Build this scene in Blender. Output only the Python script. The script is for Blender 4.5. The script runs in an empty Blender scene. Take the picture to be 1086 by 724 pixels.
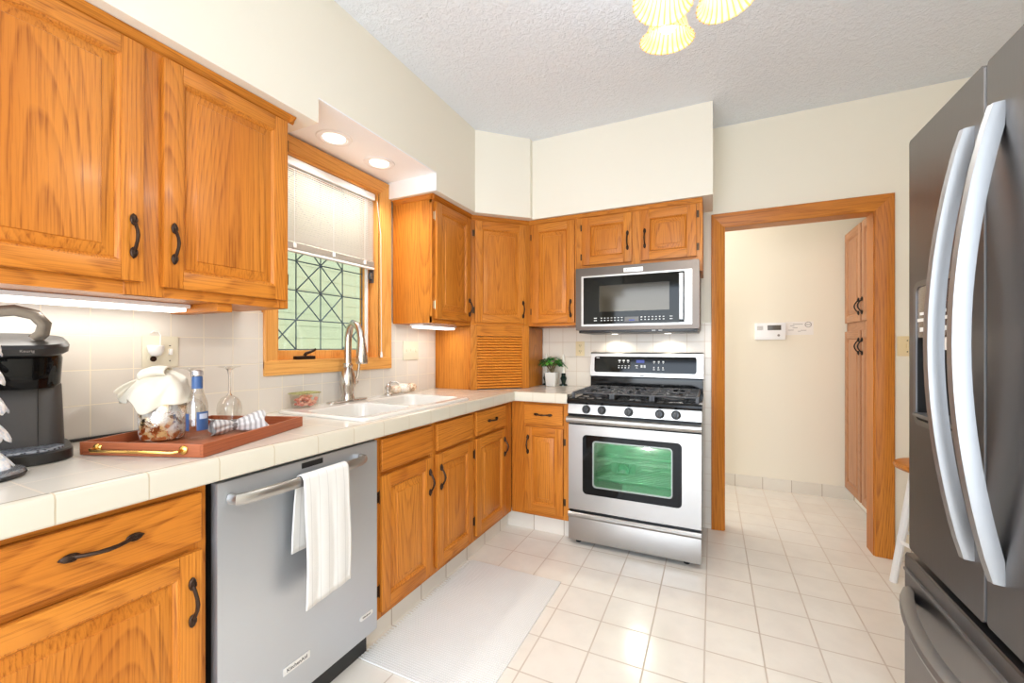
import bpy, bmesh, math, random
from mathutils import Vector, Matrix
random.seed(7)
S = bpy.context.scene
COL = S.collection
PI = math.pi

# ------------------------------------------------------------------ camera, world, light
cam_d = bpy.data.cameras.new('camera'); cam = bpy.data.objects.new('camera', cam_d); COL.objects.link(cam)
cam.location = (0.6615, -2.3032, 1.2294)
cam.rotation_euler = (PI/2, 0, 0.4430)
cam_d.sensor_width = 36; cam_d.lens = 447.115/1086*36
cam_d.shift_y = (367.98-362)/1086
cam_d.clip_start = 0.02
S.camera = cam
S.view_settings.view_transform = 'Standard'
S.view_settings.look = 'None'
S.view_settings.exposure = 0.42
S.view_settings.gamma = 1.0
S.view_settings.use_curve_mapping = False
S.cycles.max_bounces = 10; S.cycles.diffuse_bounces = 5; S.cycles.glossy_bounces = 5
S.cycles.transmission_bounces = 10; S.cycles.transparent_max_bounces = 16
S.cycles.caustics_reflective = False; S.cycles.caustics_refractive = False
S.cycles.sample_clamp_indirect = 6.0

W = bpy.data.worlds.new('World'); S.world = W; W.use_nodes = True
_bg = W.node_tree.nodes['Background']
_sky = W.node_tree.nodes.new('ShaderNodeTexSky'); _sky.sky_type = 'NISHITA'
_sky.sun_disc = False; _sky.sun_elevation = math.radians(48); _sky.sun_rotation = math.radians(200)
W.node_tree.links.new(_sky.outputs[0], _bg.inputs[0]); _bg.inputs[1].default_value = 0.22

def light(name, kind, loc, power, color=(1, 1, 1), size=None, size_y=None, aim=None, parent=None, spot=None, radius=None, rot=None):
    d = bpy.data.lights.new(name, kind); d.energy = power; d.color = color
    if kind == 'AREA':
        d.shape = 'RECTANGLE'; d.size = size; d.size_y = size_y or size
    if radius is not None: d.shadow_soft_size = radius
    if spot: d.spot_size = math.radians(spot); d.spot_blend = 0.6
    o = bpy.data.objects.new(name, d); COL.objects.link(o)
    o.location = loc
    if aim is not None:
        o.rotation_euler = (Vector(aim)-Vector(loc)).to_track_quat('-Z', 'Y').to_euler()
    if rot: o.rotation_euler = rot
    if parent:
        o.parent = parent
    return o
DAY = (0.84, 0.95, 1.10)
# fill light added behind the camera for an unseen patio door, and hall-window daylight
light('patio_side_fill', 'AREA', (0.35, -4.50, 1.25), 92, DAY, 2.6, 2.1, aim=(0.35, 0, 2.0))
light('overhead_fill', 'AREA', (0.7, -3.3, 2.66), 10, DAY, 0.9, 0.9, aim=(0.7, -3.3, 0))  # area light added overhead to brighten the room, with no fixture
light('daylight_hall_window', 'AREA', (-0.95, 1.46, 1.5), 11, (0.86, 0.95, 1.06), 0.7, 1.2, aim=(1.5, 1.46, 1.2))
light('sun', 'SUN', (3, 0, 6), 3.6, (1, 0.97, 0.9), rot=(0, math.radians(38), 0), radius=0.0)

# ------------------------------------------------------------------ materials
def lin(c):
    return tuple(((v/255)/12.92 if v/255 <= 0.04045 else ((v/255+0.055)/1.055)**2.4) for v in c)
def rgba(c): return (*lin(c), 1)
class NT:
    def __init__(s, name):
        s.m = bpy.data.materials.new(name); s.m.use_nodes = True
        s.t = s.m.node_tree; s.n = s.t.nodes; s.l = s.t.links
        s.p = s.n['Principled BSDF']; s.out = s.n['Material Output']
    def node(s, typ, **kw):
        n = s.n.new(typ)
        for k, v in kw.items(): setattr(n, k, v)
        return n
    def link(s, a, b): s.l.new(a, b)
    def math(s, op, a, b=None):
        n = s.node('ShaderNodeMath', operation=op)
        for i, v in enumerate((a, b)):
            if v is None: continue
            if hasattr(v, 'links'): s.link(v, n.inputs[i])
            else: n.inputs[i].default_value = v
        return n.outputs[0]
    def mix(s, fac, a, b):
        n = s.node('ShaderNodeMix', data_type='RGBA')
        for i, v in ((0, fac), (6, a), (7, b)):
            if hasattr(v, 'links'): s.link(v, n.inputs[i])
            else: n.inputs[i].default_value = v
        return n.outputs[2]
    def ramp(s, fac, stops):
        n = s.node('ShaderNodeValToRGB'); e = n.color_ramp.elements
        while len(e) < len(stops): e.new(0.5)
        for k, (p, c) in enumerate(stops): e[k].position = p; e[k].color = c
        s.link(fac, n.inputs[0]); return n.outputs[0]
    def noise(s, vec, scale, detail=2, rough=0.5, dist=0.0):
        n = s.node('ShaderNodeTexNoise'); n.inputs['Scale'].default_value = scale
        n.inputs['Detail'].default_value = detail; n.inputs['Roughness'].default_value = rough
        n.inputs['Distortion'].default_value = dist
        if vec is not None: s.link(vec, n.inputs['Vector'])
        return n.outputs['Fac']
    def obj(s): return s.node('ShaderNodeTexCoord').outputs['Object']
    def mapped(s, vec, scale=(1, 1, 1), rot=(0, 0, 0)):
        n = s.node('ShaderNodeMapping'); n.inputs['Scale'].default_value = scale; n.inputs['Rotation'].default_value = rot
        s.link(vec, n.inputs['Vector']); return n.outputs[0]
    def bump(s, h, strength=0.2, dist=0.01):
        n = s.node('ShaderNodeBump'); n.inputs['Strength'].default_value = strength; n.inputs['Distance'].default_value = dist
        s.link(h, n.inputs['Height']); s.link(n.outputs[0], s.p.inputs['Normal'])
    def set(s, **kw):
        for k, v in kw.items(): s.p.inputs[k.replace('_', ' ')].default_value = v
        return s
def plain(name, c, rough=0.5, metal=0.0, **kw):
    t = NT(name); t.set(Base_Color=rgba(c), Roughness=rough, Metallic=metal, **kw); return t.m

def oak(name, axis, light_c=(208, 132, 50), mid=(188, 110, 34), dark=(132, 68, 18), rough=0.38, contrast=1.0):
    t = NT(name)
    o = t.obj()
    oi = t.node('ShaderNodeObjectInfo')
    comb = t.node('ShaderNodeCombineXYZ')
    for i, k in enumerate((13.0, 7.0, 29.0)): t.link(t.math('MULTIPLY', oi.outputs['Random'], k), comb.inputs[i])
    va = t.node('ShaderNodeVectorMath', operation='ADD'); t.link(o, va.inputs[0]); t.link(comb.outputs[0], va.inputs[1])
    v = va.outputs[0]
    def st(k):
        sc = [1, 1, 1]; sc['xyz'.index(axis)] = k; return t.mapped(v, tuple(sc))
    n1 = t.noise(st(0.09), 3.6, 0.6, 0.4, 0.0)                       # slow field whose contours are the growth rings
    wob = t.noise(st(0.10), 40, 2, 0.5)
    ph = t.math('ADD', t.math('MULTIPLY', n1, 58.0), t.math('MULTIPLY', wob, 0.4))
    fr = t.math('FRACT', ph)
    ring = t.ramp(fr, [(0.0, (0, 0, 0, 1)), (0.55, (.25, .25, .25, 1)), (0.86, (1, 1, 1, 1)), (1.0, (0, 0, 0, 1))])
    n2 = t.noise(st(0.022), 230, 3, 0.65)
    pore = t.ramp(n2, [(0.40, (1, 1, 1, 1)), (0.52, (0, 0, 0, 1))])
    n3 = t.noise(st(0.12), 5.0, 2)
    c = t.mix(t.ramp(n3, [(0.32, (0, 0, 0, 1)), (0.72, (1, 1, 1, 1))]), rgba(light_c), rgba(mid))
    c = t.mix(t.math('MULTIPLY', ring, 0.30*contrast), c, rgba(dark))
    c = t.mix(t.math('MULTIPLY', t.math('MULTIPLY', pore, t.math('ADD', t.math('MULTIPLY', ring, 0.65), 0.35)), 0.75*contrast), c, rgba(dark))
    t.link(c, t.p.inputs['Base Color'])
    t.set(Roughness=rough, Specular_IOR_Level=0.22, Coat_Weight=0.04, Coat_Roughness=0.15)
    t.bump(n2, 0.06, 0.002)
    return t.m
OV, OX, OY = oak('oak_vertical', 'z'), oak('oak_horizontal', 'x'), oak('oak_depth', 'y')
OGR = plain('oak_groove', (176, 98, 40), 0.45)
OPV = oak('hall_oak_vertical', 'z', (188, 136, 98), (170, 116, 78), (134, 84, 52), 0.4, 0.8)
OPX = oak('hall_oak_horizontal', 'x', (188, 136, 98), (170, 116, 78), (134, 84, 52), 0.4, 0.8)
OLV, OLX, OLY = [oak('window_oak_'+a, a, (234, 174, 98), (222, 154, 76), (184, 112, 46), 0.34, 0.8) for a in 'zxy']

def tile(name, u, v, u0, v0, pu, pv, gap, c1, c2, grout, rough=0.25, bumps=0.35, mottled=0.0):
    t = NT(name)
    pos = t.node('ShaderNodeNewGeometry').outputs['Position']
    sep = t.node('ShaderNodeSeparateXYZ'); t.link(pos, sep.inputs[0])
    comb = t.node('ShaderNodeCombineXYZ')
    t.link(t.math('SUBTRACT', sep.outputs['xyz'.index(u)], u0), comb.inputs[0])
    if v: t.link(t.math('SUBTRACT', sep.outputs['xyz'.index(v)], v0), comb.inputs[1])
    else: comb.inputs[1].default_value = pv*0.5
    b = t.node('ShaderNodeTexBrick', offset=0.0, squash=1.0)
    t.link(comb.outputs[0], b.inputs['Vector'])
    b.inputs['Color1'].default_value = rgba(c1); b.inputs['Color2'].default_value = rgba(c2); b.inputs['Mortar'].default_value = rgba(grout)
    b.inputs['Scale'].default_value = 1.0; b.inputs['Mortar Size'].default_value = gap; b.inputs['Mortar Smooth'].default_value = 0.15
    b.inputs['Brick Width'].default_value = pu; b.inputs['Row Height'].default_value = pv
    c = b.outputs['Color']
    if mottled:
        n = t.noise(pos, 9, 4, 0.6)
        c = t.mix(t.math('MULTIPLY', t.ramp(n, [(0.4, (0, 0, 0, 1)), (0.68, (1, 1, 1, 1))]), mottled), c, rgba(tuple(x*0.93 for x in c2)))
    t.link(c, t.p.inputs['Base Color'])
    t.link(t.math('ADD', t.math('MULTIPLY', b.outputs['Fac'], 0.5), rough), t.p.inputs['Roughness'])
    t.bump(t.math('SUBTRACT', 1.0, b.outputs['Fac']), bumps, 0.003)
    return t.m
FLOOR = tile('floor_tile', 'x', 'y', 0, 0, 0.2115, 0.2115, 0.0033, (241, 234, 222), (238, 229, 216), (200, 184, 166), 0.22, 0.3, 0.3)
BASET = tile('base_tile', 'x', None, 0, 0, 0.2115, 1, 0.003, (226, 218, 204), (222, 213, 198), (188, 172, 152), 0.3)
KICKX = tile('kick_tile_x', 'x', None, 0, 0, 0.2115, 1, 0.003, (226, 218, 206), (220, 212, 200), (176, 160, 142), 0.3)
KICKY = tile('kick_tile_y', 'y', None, 0, 0, 0.2115, 1, 0.003, (226, 218, 206), (220, 212, 200), (176, 160, 142), 0.3)
SPL = tile('splash_tile_left', 'y', 'z', -1.654, 0.930, 0.1125, 0.1125, 0.0017, (222, 216, 207), (218, 211, 201), (236, 226, 206), 0.18, 0.4)
SPB = tile('splash_tile_back', 'x', 'z', -0.058, 0.930, 0.1125, 0.1125, 0.0017, (230, 219, 203), (226, 214, 198), (204, 184, 160), 0.22, 0.4)
CTOP = tile('counter_tile', 'x', 'y', -0.548, -1.934, 0.1555, 0.1555, 0.0017, (216, 209, 197), (213, 205, 192), (190, 176, 155), 0.16, 0.3)
CAPY = tile('counter_cap_y', 'y', None, -1.934, 0, 0.1555, 1, 0.0017, (208, 200, 183), (205, 196, 178), (184, 168, 142), 0.16, 0.3)
CAPX = tile('counter_cap_x', 'x', None, -0.548, 0, 0.1555, 1, 0.0017, (208, 200, 183), (205, 196, 178), (184, 168, 142), 0.16, 0.3)

def painted(name, c, scale=120, strength=0.05, rough=0.7):
    t = NT(name); t.set(Base_Color=rgba(c), Roughness=rough)
    t.bump(t.noise(t.obj(), scale, 3), strength, 0.004); return t.m
WALL = painted('wall_paint_cream', (235, 226, 207))
SOFF = painted('soffit_paint', (237, 230, 214))
WHITEP = painted('white_paint', (240, 236, 228))
def ceiling_mat():
    t = NT('ceiling_stipple'); t.set(Base_Color=rgba((236, 240, 245)), Roughness=0.85)
    o = t.obj()
    n = t.noise(o, 42, 5, 0.62, 0.8); n2 = t.noise(o, 16, 3, 0.5, 0.6)
    t.bump(t.math('ADD', t.ramp(n, [(0.42, (0, 0, 0, 1)), (0.62, (1, 1, 1, 1))]), t.math('MULTIPLY', n2, 0.8)), 0.42, 0.012)
    return t.m
CEIL = ceiling_mat()

def steel(name, c, rough, axis='x', amt=0.1, metal=1.0):
    t = NT(name); t.set(Base_Color=rgba(c), Metallic=metal, Roughness=rough)
    sc = [400, 400, 400]; sc['xyz'.index(axis)] = 4
    n = t.noise(t.mapped(t.obj(), tuple(sc)), 1.0, 2)
    t.link(t.math('ADD', t.math('MULTIPLY', t.math('SUBTRACT', n, 0.5), amt), rough), t.p.inputs['Roughness'])
    t.bump(n, 0.03, 0.001)
    return t.m
STEEL = steel('stainless_steel', (178, 175, 171), 0.33)
STEELDW = steel('stainless_steel_dishwasher', (198, 201, 205), 0.40, 'x', 0.1, 0.78)
STEELH = steel('satin_steel_handle', (156, 157, 158), 0.46, 'z')
DSTEEL = steel('black_stainless', (128, 126, 127), 0.32, 'z')
DSTEELM = steel('dark_stainless_microwave', (92, 84, 78), 0.36)
NICKEL = plain('brushed_nickel', (200, 194, 186), 0.24, 1.0)
CHROME = plain('chrome', (225, 225, 225), 0.08, 1.0)
BRASS = plain('polished_brass', (214, 170, 92), 0.22, 1.0)
BRONZE = plain('dark_bronze', (62, 46, 36), 0.42, 0.8)
BRONZEB = plain('black_pull', (34, 30, 28), 0.4, 0.5)
HINGEB = plain('antique_hinge', (74, 54, 38), 0.4, 0.8)
HINGEW = plain('plated_hinge', (214, 196, 166), 0.35, 0.7)
BLACK = plain('black_enamel', (12, 12, 13), 0.12, 0, Specular_IOR_Level=.3)
BLACKG = plain('black_glass', (10, 9, 9), 0.05, 0, Specular_IOR_Level=.2)
BLACKP = plain('black_plastic', (30, 29, 29), 0.35)
GUNM = plain('graphite_plastic', (66, 62, 60), 0.42, 0.3)
IRON = plain('cast_iron', (70, 70, 72), 0.45, 0.2)
DARK = plain('dark_gap', (26, 20, 17), 0.8)
PORC = plain('white_porcelain', (222, 218, 210), 0.12, 0, Coat_Weight=0.4)
IVORY = plain('ivory_plastic', (222, 215, 194), 0.35)
ALMOND = plain('almond_plastic', (228, 206, 160), 0.4)
WPLAST = plain('white_plastic', (240, 238, 236), 0.35)
OFFW = plain('printed_card', (236, 230, 222), 0.6)
GREYP = plain('grey_print', (150, 142, 136), 0.7)
TAG = plain('badge_silver', (232, 230, 226), 0.3, 0.4)
INK = plain('badge_ink', (60, 58, 58), 0.6)
ICON = plain('panel_print', (225, 225, 222), 0.5)
def emit(name, c, strength, base=None):
    t = NT(name); t.set(Base_Color=rgba(base or c), Emission_Color=rgba(c), Emission_Strength=strength, Roughness=0.4); return t.m
LED = emit('lit_display', (70, 96, 230), .35, (10, 10, 20))
LAMPW = emit('lamp_diffuser', (255, 250, 242), 1.8)
BULB = emit('lamp_bulb', (255, 240, 205), 8.0)
def glass(name, c=(255, 255, 255), rough=0.0, ior=1.45, bump=None):
    t = NT(name); t.set(Base_Color=rgba(c), Roughness=rough, Transmission_Weight=1.0, IOR=ior)
    if bump: t.bump(t.noise(t.obj(), bump, 3), 0.5, 0.004)
    return t.m
GLASS = glass('clear_glass')
def clear_pane(name, tint, gloss_tint, fac, rough=0.0):
    t = NT(name)
    tr = t.node('ShaderNodeBsdfTransparent'); tr.inputs[0].default_value = rgba(tint)
    gl = t.node('ShaderNodeBsdfGlossy'); gl.inputs[0].default_value = rgba(gloss_tint); gl.inputs['Roughness'].default_value = rough
    mx = t.node('ShaderNodeMixShader'); mx.inputs[0].default_value = fac
    t.link(tr.outputs[0], mx.inputs[1]); t.link(gl.outputs[0], mx.inputs[2]); t.link(mx.outputs[0], t.out.inputs[0])
    return t.m
OVENGLASS = clear_pane('coated_oven_glass', (222, 226, 222), (120, 226, 152), 0.10, 0.04)
MICROGLASS = clear_pane('microwave_screen_glass', (120, 112, 102), (190, 180, 168), 0.10, 0.08)
WINGLASS = clear_pane('window_glass', (236, 240, 228), (255, 255, 255), 0.05)
THINPL = clear_pane('thin_clear_plastic', (246, 244, 240), (255, 255, 255), 0.09, 0.05)
THINGL = clear_pane('thin_clear_glass', (244, 243, 240), (255, 255, 255), 0.12, 0.02)
LEADM = plain('window_lead', (70, 90, 100), 0.5)
def cloth(name, c, scale=700, strength=0.25, rough=0.9):
    t = NT(name); t.set(Base_Color=rgba(c), Roughness=rough, Sheen_Weight=0.2)
    t.bump(t.noise(t.obj(), scale, 2), strength, 0.002); return t.m
CREAMC = cloth('cream_napkin', (222, 213, 195))

# ------------------------------------------------------------------ mesh helpers
class MB:
    def __init__(s): s.bm = bmesh.new()
    def _mi(s, faces, mi):
        for f in faces: f.material_index = mi
    def box(s, x0, x1, y0, y1, z0, z1, bev=0.0, mi=0, seg=2):
        t = bmesh.new(); bmesh.ops.create_cube(t, size=1)
        for v in t.verts: v.co = Vector(((x0+x1)/2+v.co.x*(x1-x0), (y0+y1)/2+v.co.y*(y1-y0), (z0+z1)/2+v.co.z*(z1-z0)))
        if bev: bmesh.ops.bevel(t, geom=t.edges[:], offset=bev, segments=seg, profile=0.7, affect='EDGES')
        return s.merge(t, mi)
    def merge(s, t, mi=0, mat=None):
        if mat is not None: bmesh.ops.transform(t, matrix=mat, verts=t.verts)
        m = bpy.data.meshes.new('tmp'); 
        if mi is not None:
            for f in t.faces: f.material_index = mi
        t.to_mesh(m); t.free(); s.bm.from_mesh(m); bpy.data.meshes.remove(m); return s
    def prism(s, poly, a0, a1, axis='x', mi=0):
        t = bmesh.new()
        def P(u, v, a): return {'x': (a, u, v), 'y': (u, a, v), 'z': (u, v, a)}[axis]
        A = [t.verts.new(P(u, v, a0)) for u, v in poly]; B = [t.verts.new(P(u, v, a1)) for u, v in poly]
        t.faces.new(A); t.faces.new(B[::-1]); n = len(poly)
        for i in range(n): t.faces.new((A[i], B[i], B[(i+1) % n], A[(i+1) % n]))
        bmesh.ops.recalc_face_normals(t, faces=t.faces); return s.merge(t, mi)
    def lathe(s, prof, c=(0, 0, 0), seg=32, mi=0, mat=None, close=True):
        t = bmesh.new(); rings = []
        for r, z in prof:
            if r < 1e-6: rings.append([t.verts.new((0, 0, z))])
            else: rings.append([t.verts.new((r*math.cos(2*PI*k/seg), r*math.sin(2*PI*k/seg), z)) for k in range(seg)])
        for a, b in zip(rings, rings[1:]):
            if len(a) == 1 and len(b) == 1: continue
            for k in range(seg):
                k2 = (k+1) % seg
                if len(a) == 1: t.faces.new((a[0], b[k], b[k2]))
                elif len(b) == 1: t.faces.new((a[k], b[0], a[k2]))
                else: t.faces.new((a[k], b[k], b[k2], a[k2]))
        if close:
            if len(rings[0]) > 1: t.faces.new(rings[0])
            if len(rings[-1]) > 1: t.faces.new(rings[-1][::-1])
        bmesh.ops.recalc_face_normals(t, faces=t.faces)
        M_ = Matrix.Translation(c) @ (mat if mat is not None else Matrix())
        return s.merge(t, mi, M_)
    def tube(s, pts, r, seg=10, mi=0, flat=None):
        pts = [Vector(p) for p in pts]; n = len(pts)
        rs = r if isinstance(r, (list, tuple)) else [r]*n
        t = bmesh.new(); rings = []; up = None
        for i, p in enumerate(pts):
            d = (pts[min(i+1, n-1)]-pts[max(i-1, 0)]).normalized()
            if up is None:
                up = Vector((0, 0, 1)) if abs(d.z) < 0.9 else Vector((0, 1, 0))
            a = d.cross(up)
            if a.length < 1e-5: a = d.cross(Vector((1, 0, 0)))
            a.normalize(); b = a.cross(d).normalized(); up = b
            fa, fb = flat if flat else (1, 1)
            rings.append([t.verts.new(p+a*(rs[i]*fa*math.cos(2*PI*k/seg))+b*(rs[i]*fb*math.sin(2*PI*k/seg))) for k in range(seg)])
        for A, B in zip(rings, rings[1:]):
            for k in range(seg): t.faces.new((A[k], A[(k+1) % seg], B[(k+1) % seg], B[k]))
        t.faces.new(rings[0][::-1]); t.faces.new(rings[-1])
        bmesh.ops.recalc_face_normals(t, faces=t.faces); return s.merge(t, mi)
    def ball(s, c, r, sc=(1, 1, 1), mi=0, sub=2, rot=None):
        t = bmesh.new(); bmesh.ops.create_icosphere(t, subdivisions=sub, radius=r)
        m = Matrix.Translation(c)
        if rot is not None: m = m @ rot
        return s.merge(t, mi, m @ Matrix.Diagonal((*sc, 1)))
    def grid(s, fn, nu, nv, mi=0, closed_u=False):
        t = bmesh.new()
        V = [[t.verts.new(fn(i/(nu-1) if not closed_u else i/nu, j/(nv-1))) for j in range(nv)] for i in range(nu)]
        R = nu if closed_u else nu-1
        for i in range(R):
            for j in range(nv-1):
                t.faces.new((V[i][j], V[(i+1) % nu][j], V[(i+1) % nu][j+1], V[i][j+1]))
        return s.merge(t, mi)
    def rects(s, loops, mi=None, cap=True):
        """loops: list of (x0,x1,z0,z1,y) nested rectangles lofted one to the next; last one capped"""
        t = bmesh.new(); R = []
        for x0, x1, z0, z1, y in loops:
            R.append([t.verts.new(p) for p in ((x0, y, z0), (x1, y, z0), (x1, y, z1), (x0, y, z1))])
        for A, B in zip(R, R[1:]):
            for k in range(4): t.faces.new((A[k], A[(k+1) % 4], B[(k+1) % 4], B[k]))
        if cap: t.faces.new(R[-1])
        return s.merge(t, mi or 0)

def fin(o, bm, mats, smooth=True, ang=0.55):
    m = bpy.data.meshes.new(o if isinstance(o, str) else o.name)
    if smooth:
        for f in bm.faces: f.smooth = True
        for e in bm.edges:
            if len(e.link_faces) == 2 and e.calc_face_angle(0) > ang: e.smooth = False
    bm.to_mesh(m); bm.free()
    for x in (mats if isinstance(mats, (list, tuple)) else [mats]): m.materials.append(x)
    return m
def obj(name, mb, mats, parent=None, loc=(0, 0, 0), label=None, ang=0.55, rot=None):
    me = fin(name, mb.bm, mats, ang=ang)
    o = bpy.data.objects.new(name, me); COL.objects.link(o)
    o.location = loc
    if rot: o.rotation_euler = rot
    if parent is not None: o.parent = parent
    if label: o['label'] = label
    return o
def tag(o, label, cat, group=None):
    o['label'] = label; o['category'] = cat
    if group: o['group'] = group
    return o
def thing(name, label, cat, loc=(0, 0, 0), rz=0, group=None):
    o = bpy.data.objects.new(name, None); COL.objects.link(o)
    o.location = loc; o.rotation_euler = (0, 0, rz); o.empty_display_size = 0.1
    return tag(o, label, cat, group)
def struct(name, mb, mats, parent=None, ang=0.55):
    o = obj(name, mb, mats, parent, ang=ang)
    if parent is None: o['kind'] = 'structure'
    return o
def copy_tree(o, parent=None):
    c = o.copy(); COL.objects.link(c); c.parent = parent
    for ch in o.children: copy_tree(ch, c)
    return c
def solid(o, t, off=0.0):
    m = o.modifiers.new('solid', 'SOLIDIFY'); m.thickness = t; m.offset = off; return o
def lettering(parent, text, size, mat, loc, rot, name='lettering', depth=0.0004, align='CENTER', sx=1.0):
    c = bpy.data.curves.new(name, 'FONT'); c.body = text; c.size = size; c.align_x = align; c.align_y = 'CENTER'; c.extrude = depth
    t = bpy.data.objects.new('t', c); COL.objects.link(t)
    bpy.context.view_layer.update()
    me = bpy.data.meshes.new_from_object(t.evaluated_get(bpy.context.evaluated_depsgraph_get()))
    bpy.data.objects.remove(t); bpy.data.curves.remove(c)
    me.materials.clear(); me.materials.append(mat)
    o = bpy.data.objects.new(name, me); COL.objects.link(o); o.parent = parent; o.location = loc; o.rotation_euler = rot; o.scale = (sx, 1, 1)
    return o
def rrect(x0, x1, y0, y1, r, n=6):
    pts = []
    for cx, cy, a in ((x1-r, y1-r, 0), (x0+r, y1-r, PI/2), (x0+r, y0+r, PI), (x1-r, y0+r, 1.5*PI)):
        for k in range(n+1):
            t = a+k/n*PI/2; pts.append((cx+r*math.cos(t), cy+r*math.sin(t)))
    return pts

# ------------------------------------------------------------------ room shell
XW, YW, H = -1.17, 0.865, 2.71
XR, YF = 1.98, -4.6
CT = 0.930           # counter top
FX, FY = -0.565, 0.275   # base cabinet face planes
UX, UY = -0.86, 0.54     # upper cabinet face planes

struct('floor', MB().box(-1.4, 2.6, -4.7, 2.1, -0.06, 0), FLOOR)
struct('ceiling', MB().box(-1.4, 2.6, -4.7, 2.1, H, H+0.06), CEIL)
WY0, WY1, WZ0, WZ1 = -1.0, -0.335, 1.165, 2.17     # window rough opening
struct('wall_left', MB().box(XW-0.14, XW, YF, WY0, 0, H).box(XW-0.14, XW, WY1, 2.06, 0, H)
       .box(XW-0.14, XW, WY0, WY1, 0, WZ0).box(XW-0.14, XW, WY0, WY1, WZ1, H), WALL)
DX0, DX1, DZ = 0.725, 1.537, 2.045                  # cased opening
struct('wall_back', MB().box(XW, DX0, YW, YW+0.11, 0, H).box(DX1, 2.6, YW, YW+0.11, 0, H).box(DX0, DX1, YW, YW+0.11, DZ, H), WALL)
struct('wall_right', MB().box(XR, XR+0.12, YF, YW, 0, H), WALL)
struct('wall_front', MB().box(XW, -1.0, YF-0.12, YF, 0, H).box(1.7, XR, YF-0.12, YF, 0, H).box(-1.0, 1.7, YF-0.12, YF, 2.35, H), WALL)
struct('wall_hall', MB().box(XW, 2.6, 1.94, 2.06, 0, H), WALL)
struct('wall_hall_right', MB().box(2.3, 2.42, YW+0.11, 1.94, 0, H), WALL)
# soffits over the cabinets
SX, SY, SZ = -0.797, 0.502, 2.148
struct('soffit', MB().box(XW, SX, YF, -1.081, SZ, H).box(XW, SX, -1.081, -0.262, 2.252, H)
       .prism([(XW, -0.262), (SX, -0.262), (SX, 0.185), (-0.507, 0.462), (-0.507, SY), (0.666, SY), (0.666, YW), (XW, YW)], SZ, H, 'z'), SOFF)
struct('recess_glow_panel', MB().box(XW, SX+.001, -1.0815, -0.2615, 2.2475, 2.2525).box(XW, SX+.001, -0.267, -0.2615, SZ-.001, 2.2475), plain('recess_glow_white', (246, 246, 246), .6))  # whiter panel over the soffit recess, painting in the downlights' glow
# tile splashbacks
struct('trim_1', MB().box(XW, XW+0.01, YF, -1.068, CT, 1.385).box(XW, XW+0.01, -1.068, -0.245, CT, 1.10).box(XW, XW+0.01, -0.245, 0.23, CT, 1.385), SPL)
struct('trim_2', MB().box(-0.56, 0.61, YW-0.01, YW, CT-0.03, 1.395).box(0.61, 0.657, YW-0.01, YW, 0, 1.395), SPB)
struct('baseboard_hall', MB().box(XW, 1.70, 1.928, 1.94, 0, 0.10, 0.003), BASET)
struct('baseboard_back', MB().box(1.622, XR, YW-0.012, YW, 0, 0.10, 0.003), BASET)

# cased opening to the hall
door = thing('door_1', 'wide cased opening', 'doorway'); 
for k in ('label', 'category'): del door[k]
door['kind'] = 'structure'
def casing_profile(w):   # (across, out)
    return [(0, 0), (0, .010), (.006, .014), (w*0.55, .017), (w*0.72, .021), (w-.004, .022), (w, .018), (w, 0)]
def casing_side(x_in, x_out, y, z0, zi, zo):
    """vertical casing in the xz plane facing -y, mitred at the top"""
    b = bmesh.new(); w = abs(x_out-x_in); sgn = 1 if x_out > x_in else -1
    pr = casing_profile(w)
    A = [b.verts.new((x_in+sgn*u, y-o_, z0)) for u, o_ in pr]
    B = [b.verts.new((x_in+sgn*u, y-o_, zi+(zo-zi)*u/w)) for u, o_ in pr]
    b.faces.new(A); b.faces.new(B)
    for i in range(len(pr)): b.faces.new((A[i], A[(i+1) % len(pr)], B[(i+1) % len(pr)], B[i]))
    bmesh.ops.recalc_face_normals(b, faces=b.faces); return b
def casing_head(x0i, x0o, x1i, x1o, y, zi, zo):
    b = bmesh.new(); w = zo-zi; pr = casing_profile(w)
    A = [b.verts.new((x0i+(x0o-x0i)*u/w, y-o_, zi+u)) for u, o_ in pr]
    B = [b.verts.new((x1i+(x1o-x1i)*u/w, y-o_, zi+u)) for u, o_ in pr]
    b.faces.new(A); b.faces.new(B)
    for i in range(len(pr)): b.faces.new((A[i], A[(i+1) % len(pr)], B[(i+1) % len(pr)], B[i]))
    bmesh.ops.recalc_face_normals(b, faces=b.faces); return b
Z1, Z2 = 2.030, 2.123
obj('side_casing', MB().merge(casing_side(0.735, 0.657, YW, 0, Z1, Z2)), OV, door)
obj('side_casing', MB().merge(casing_side(1.527, 1.617, YW, 0, Z1, Z2)), OV, door)
obj('head_casing', MB().merge(casing_head(0.735, 0.657, 1.527, 1.617, YW, Z1, Z2)), OX, door)
obj('jamb', MB().box(DX0, 0.74, YW-0.004, YW+0.114, 0, DZ).box(1.522, DX1, YW-0.004, YW+0.114, 0, DZ), OV, door)
obj('head_jamb', MB().box(0.74, 1.522, YW-0.004, YW+0.114, 2.03, DZ), OX, door)

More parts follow.
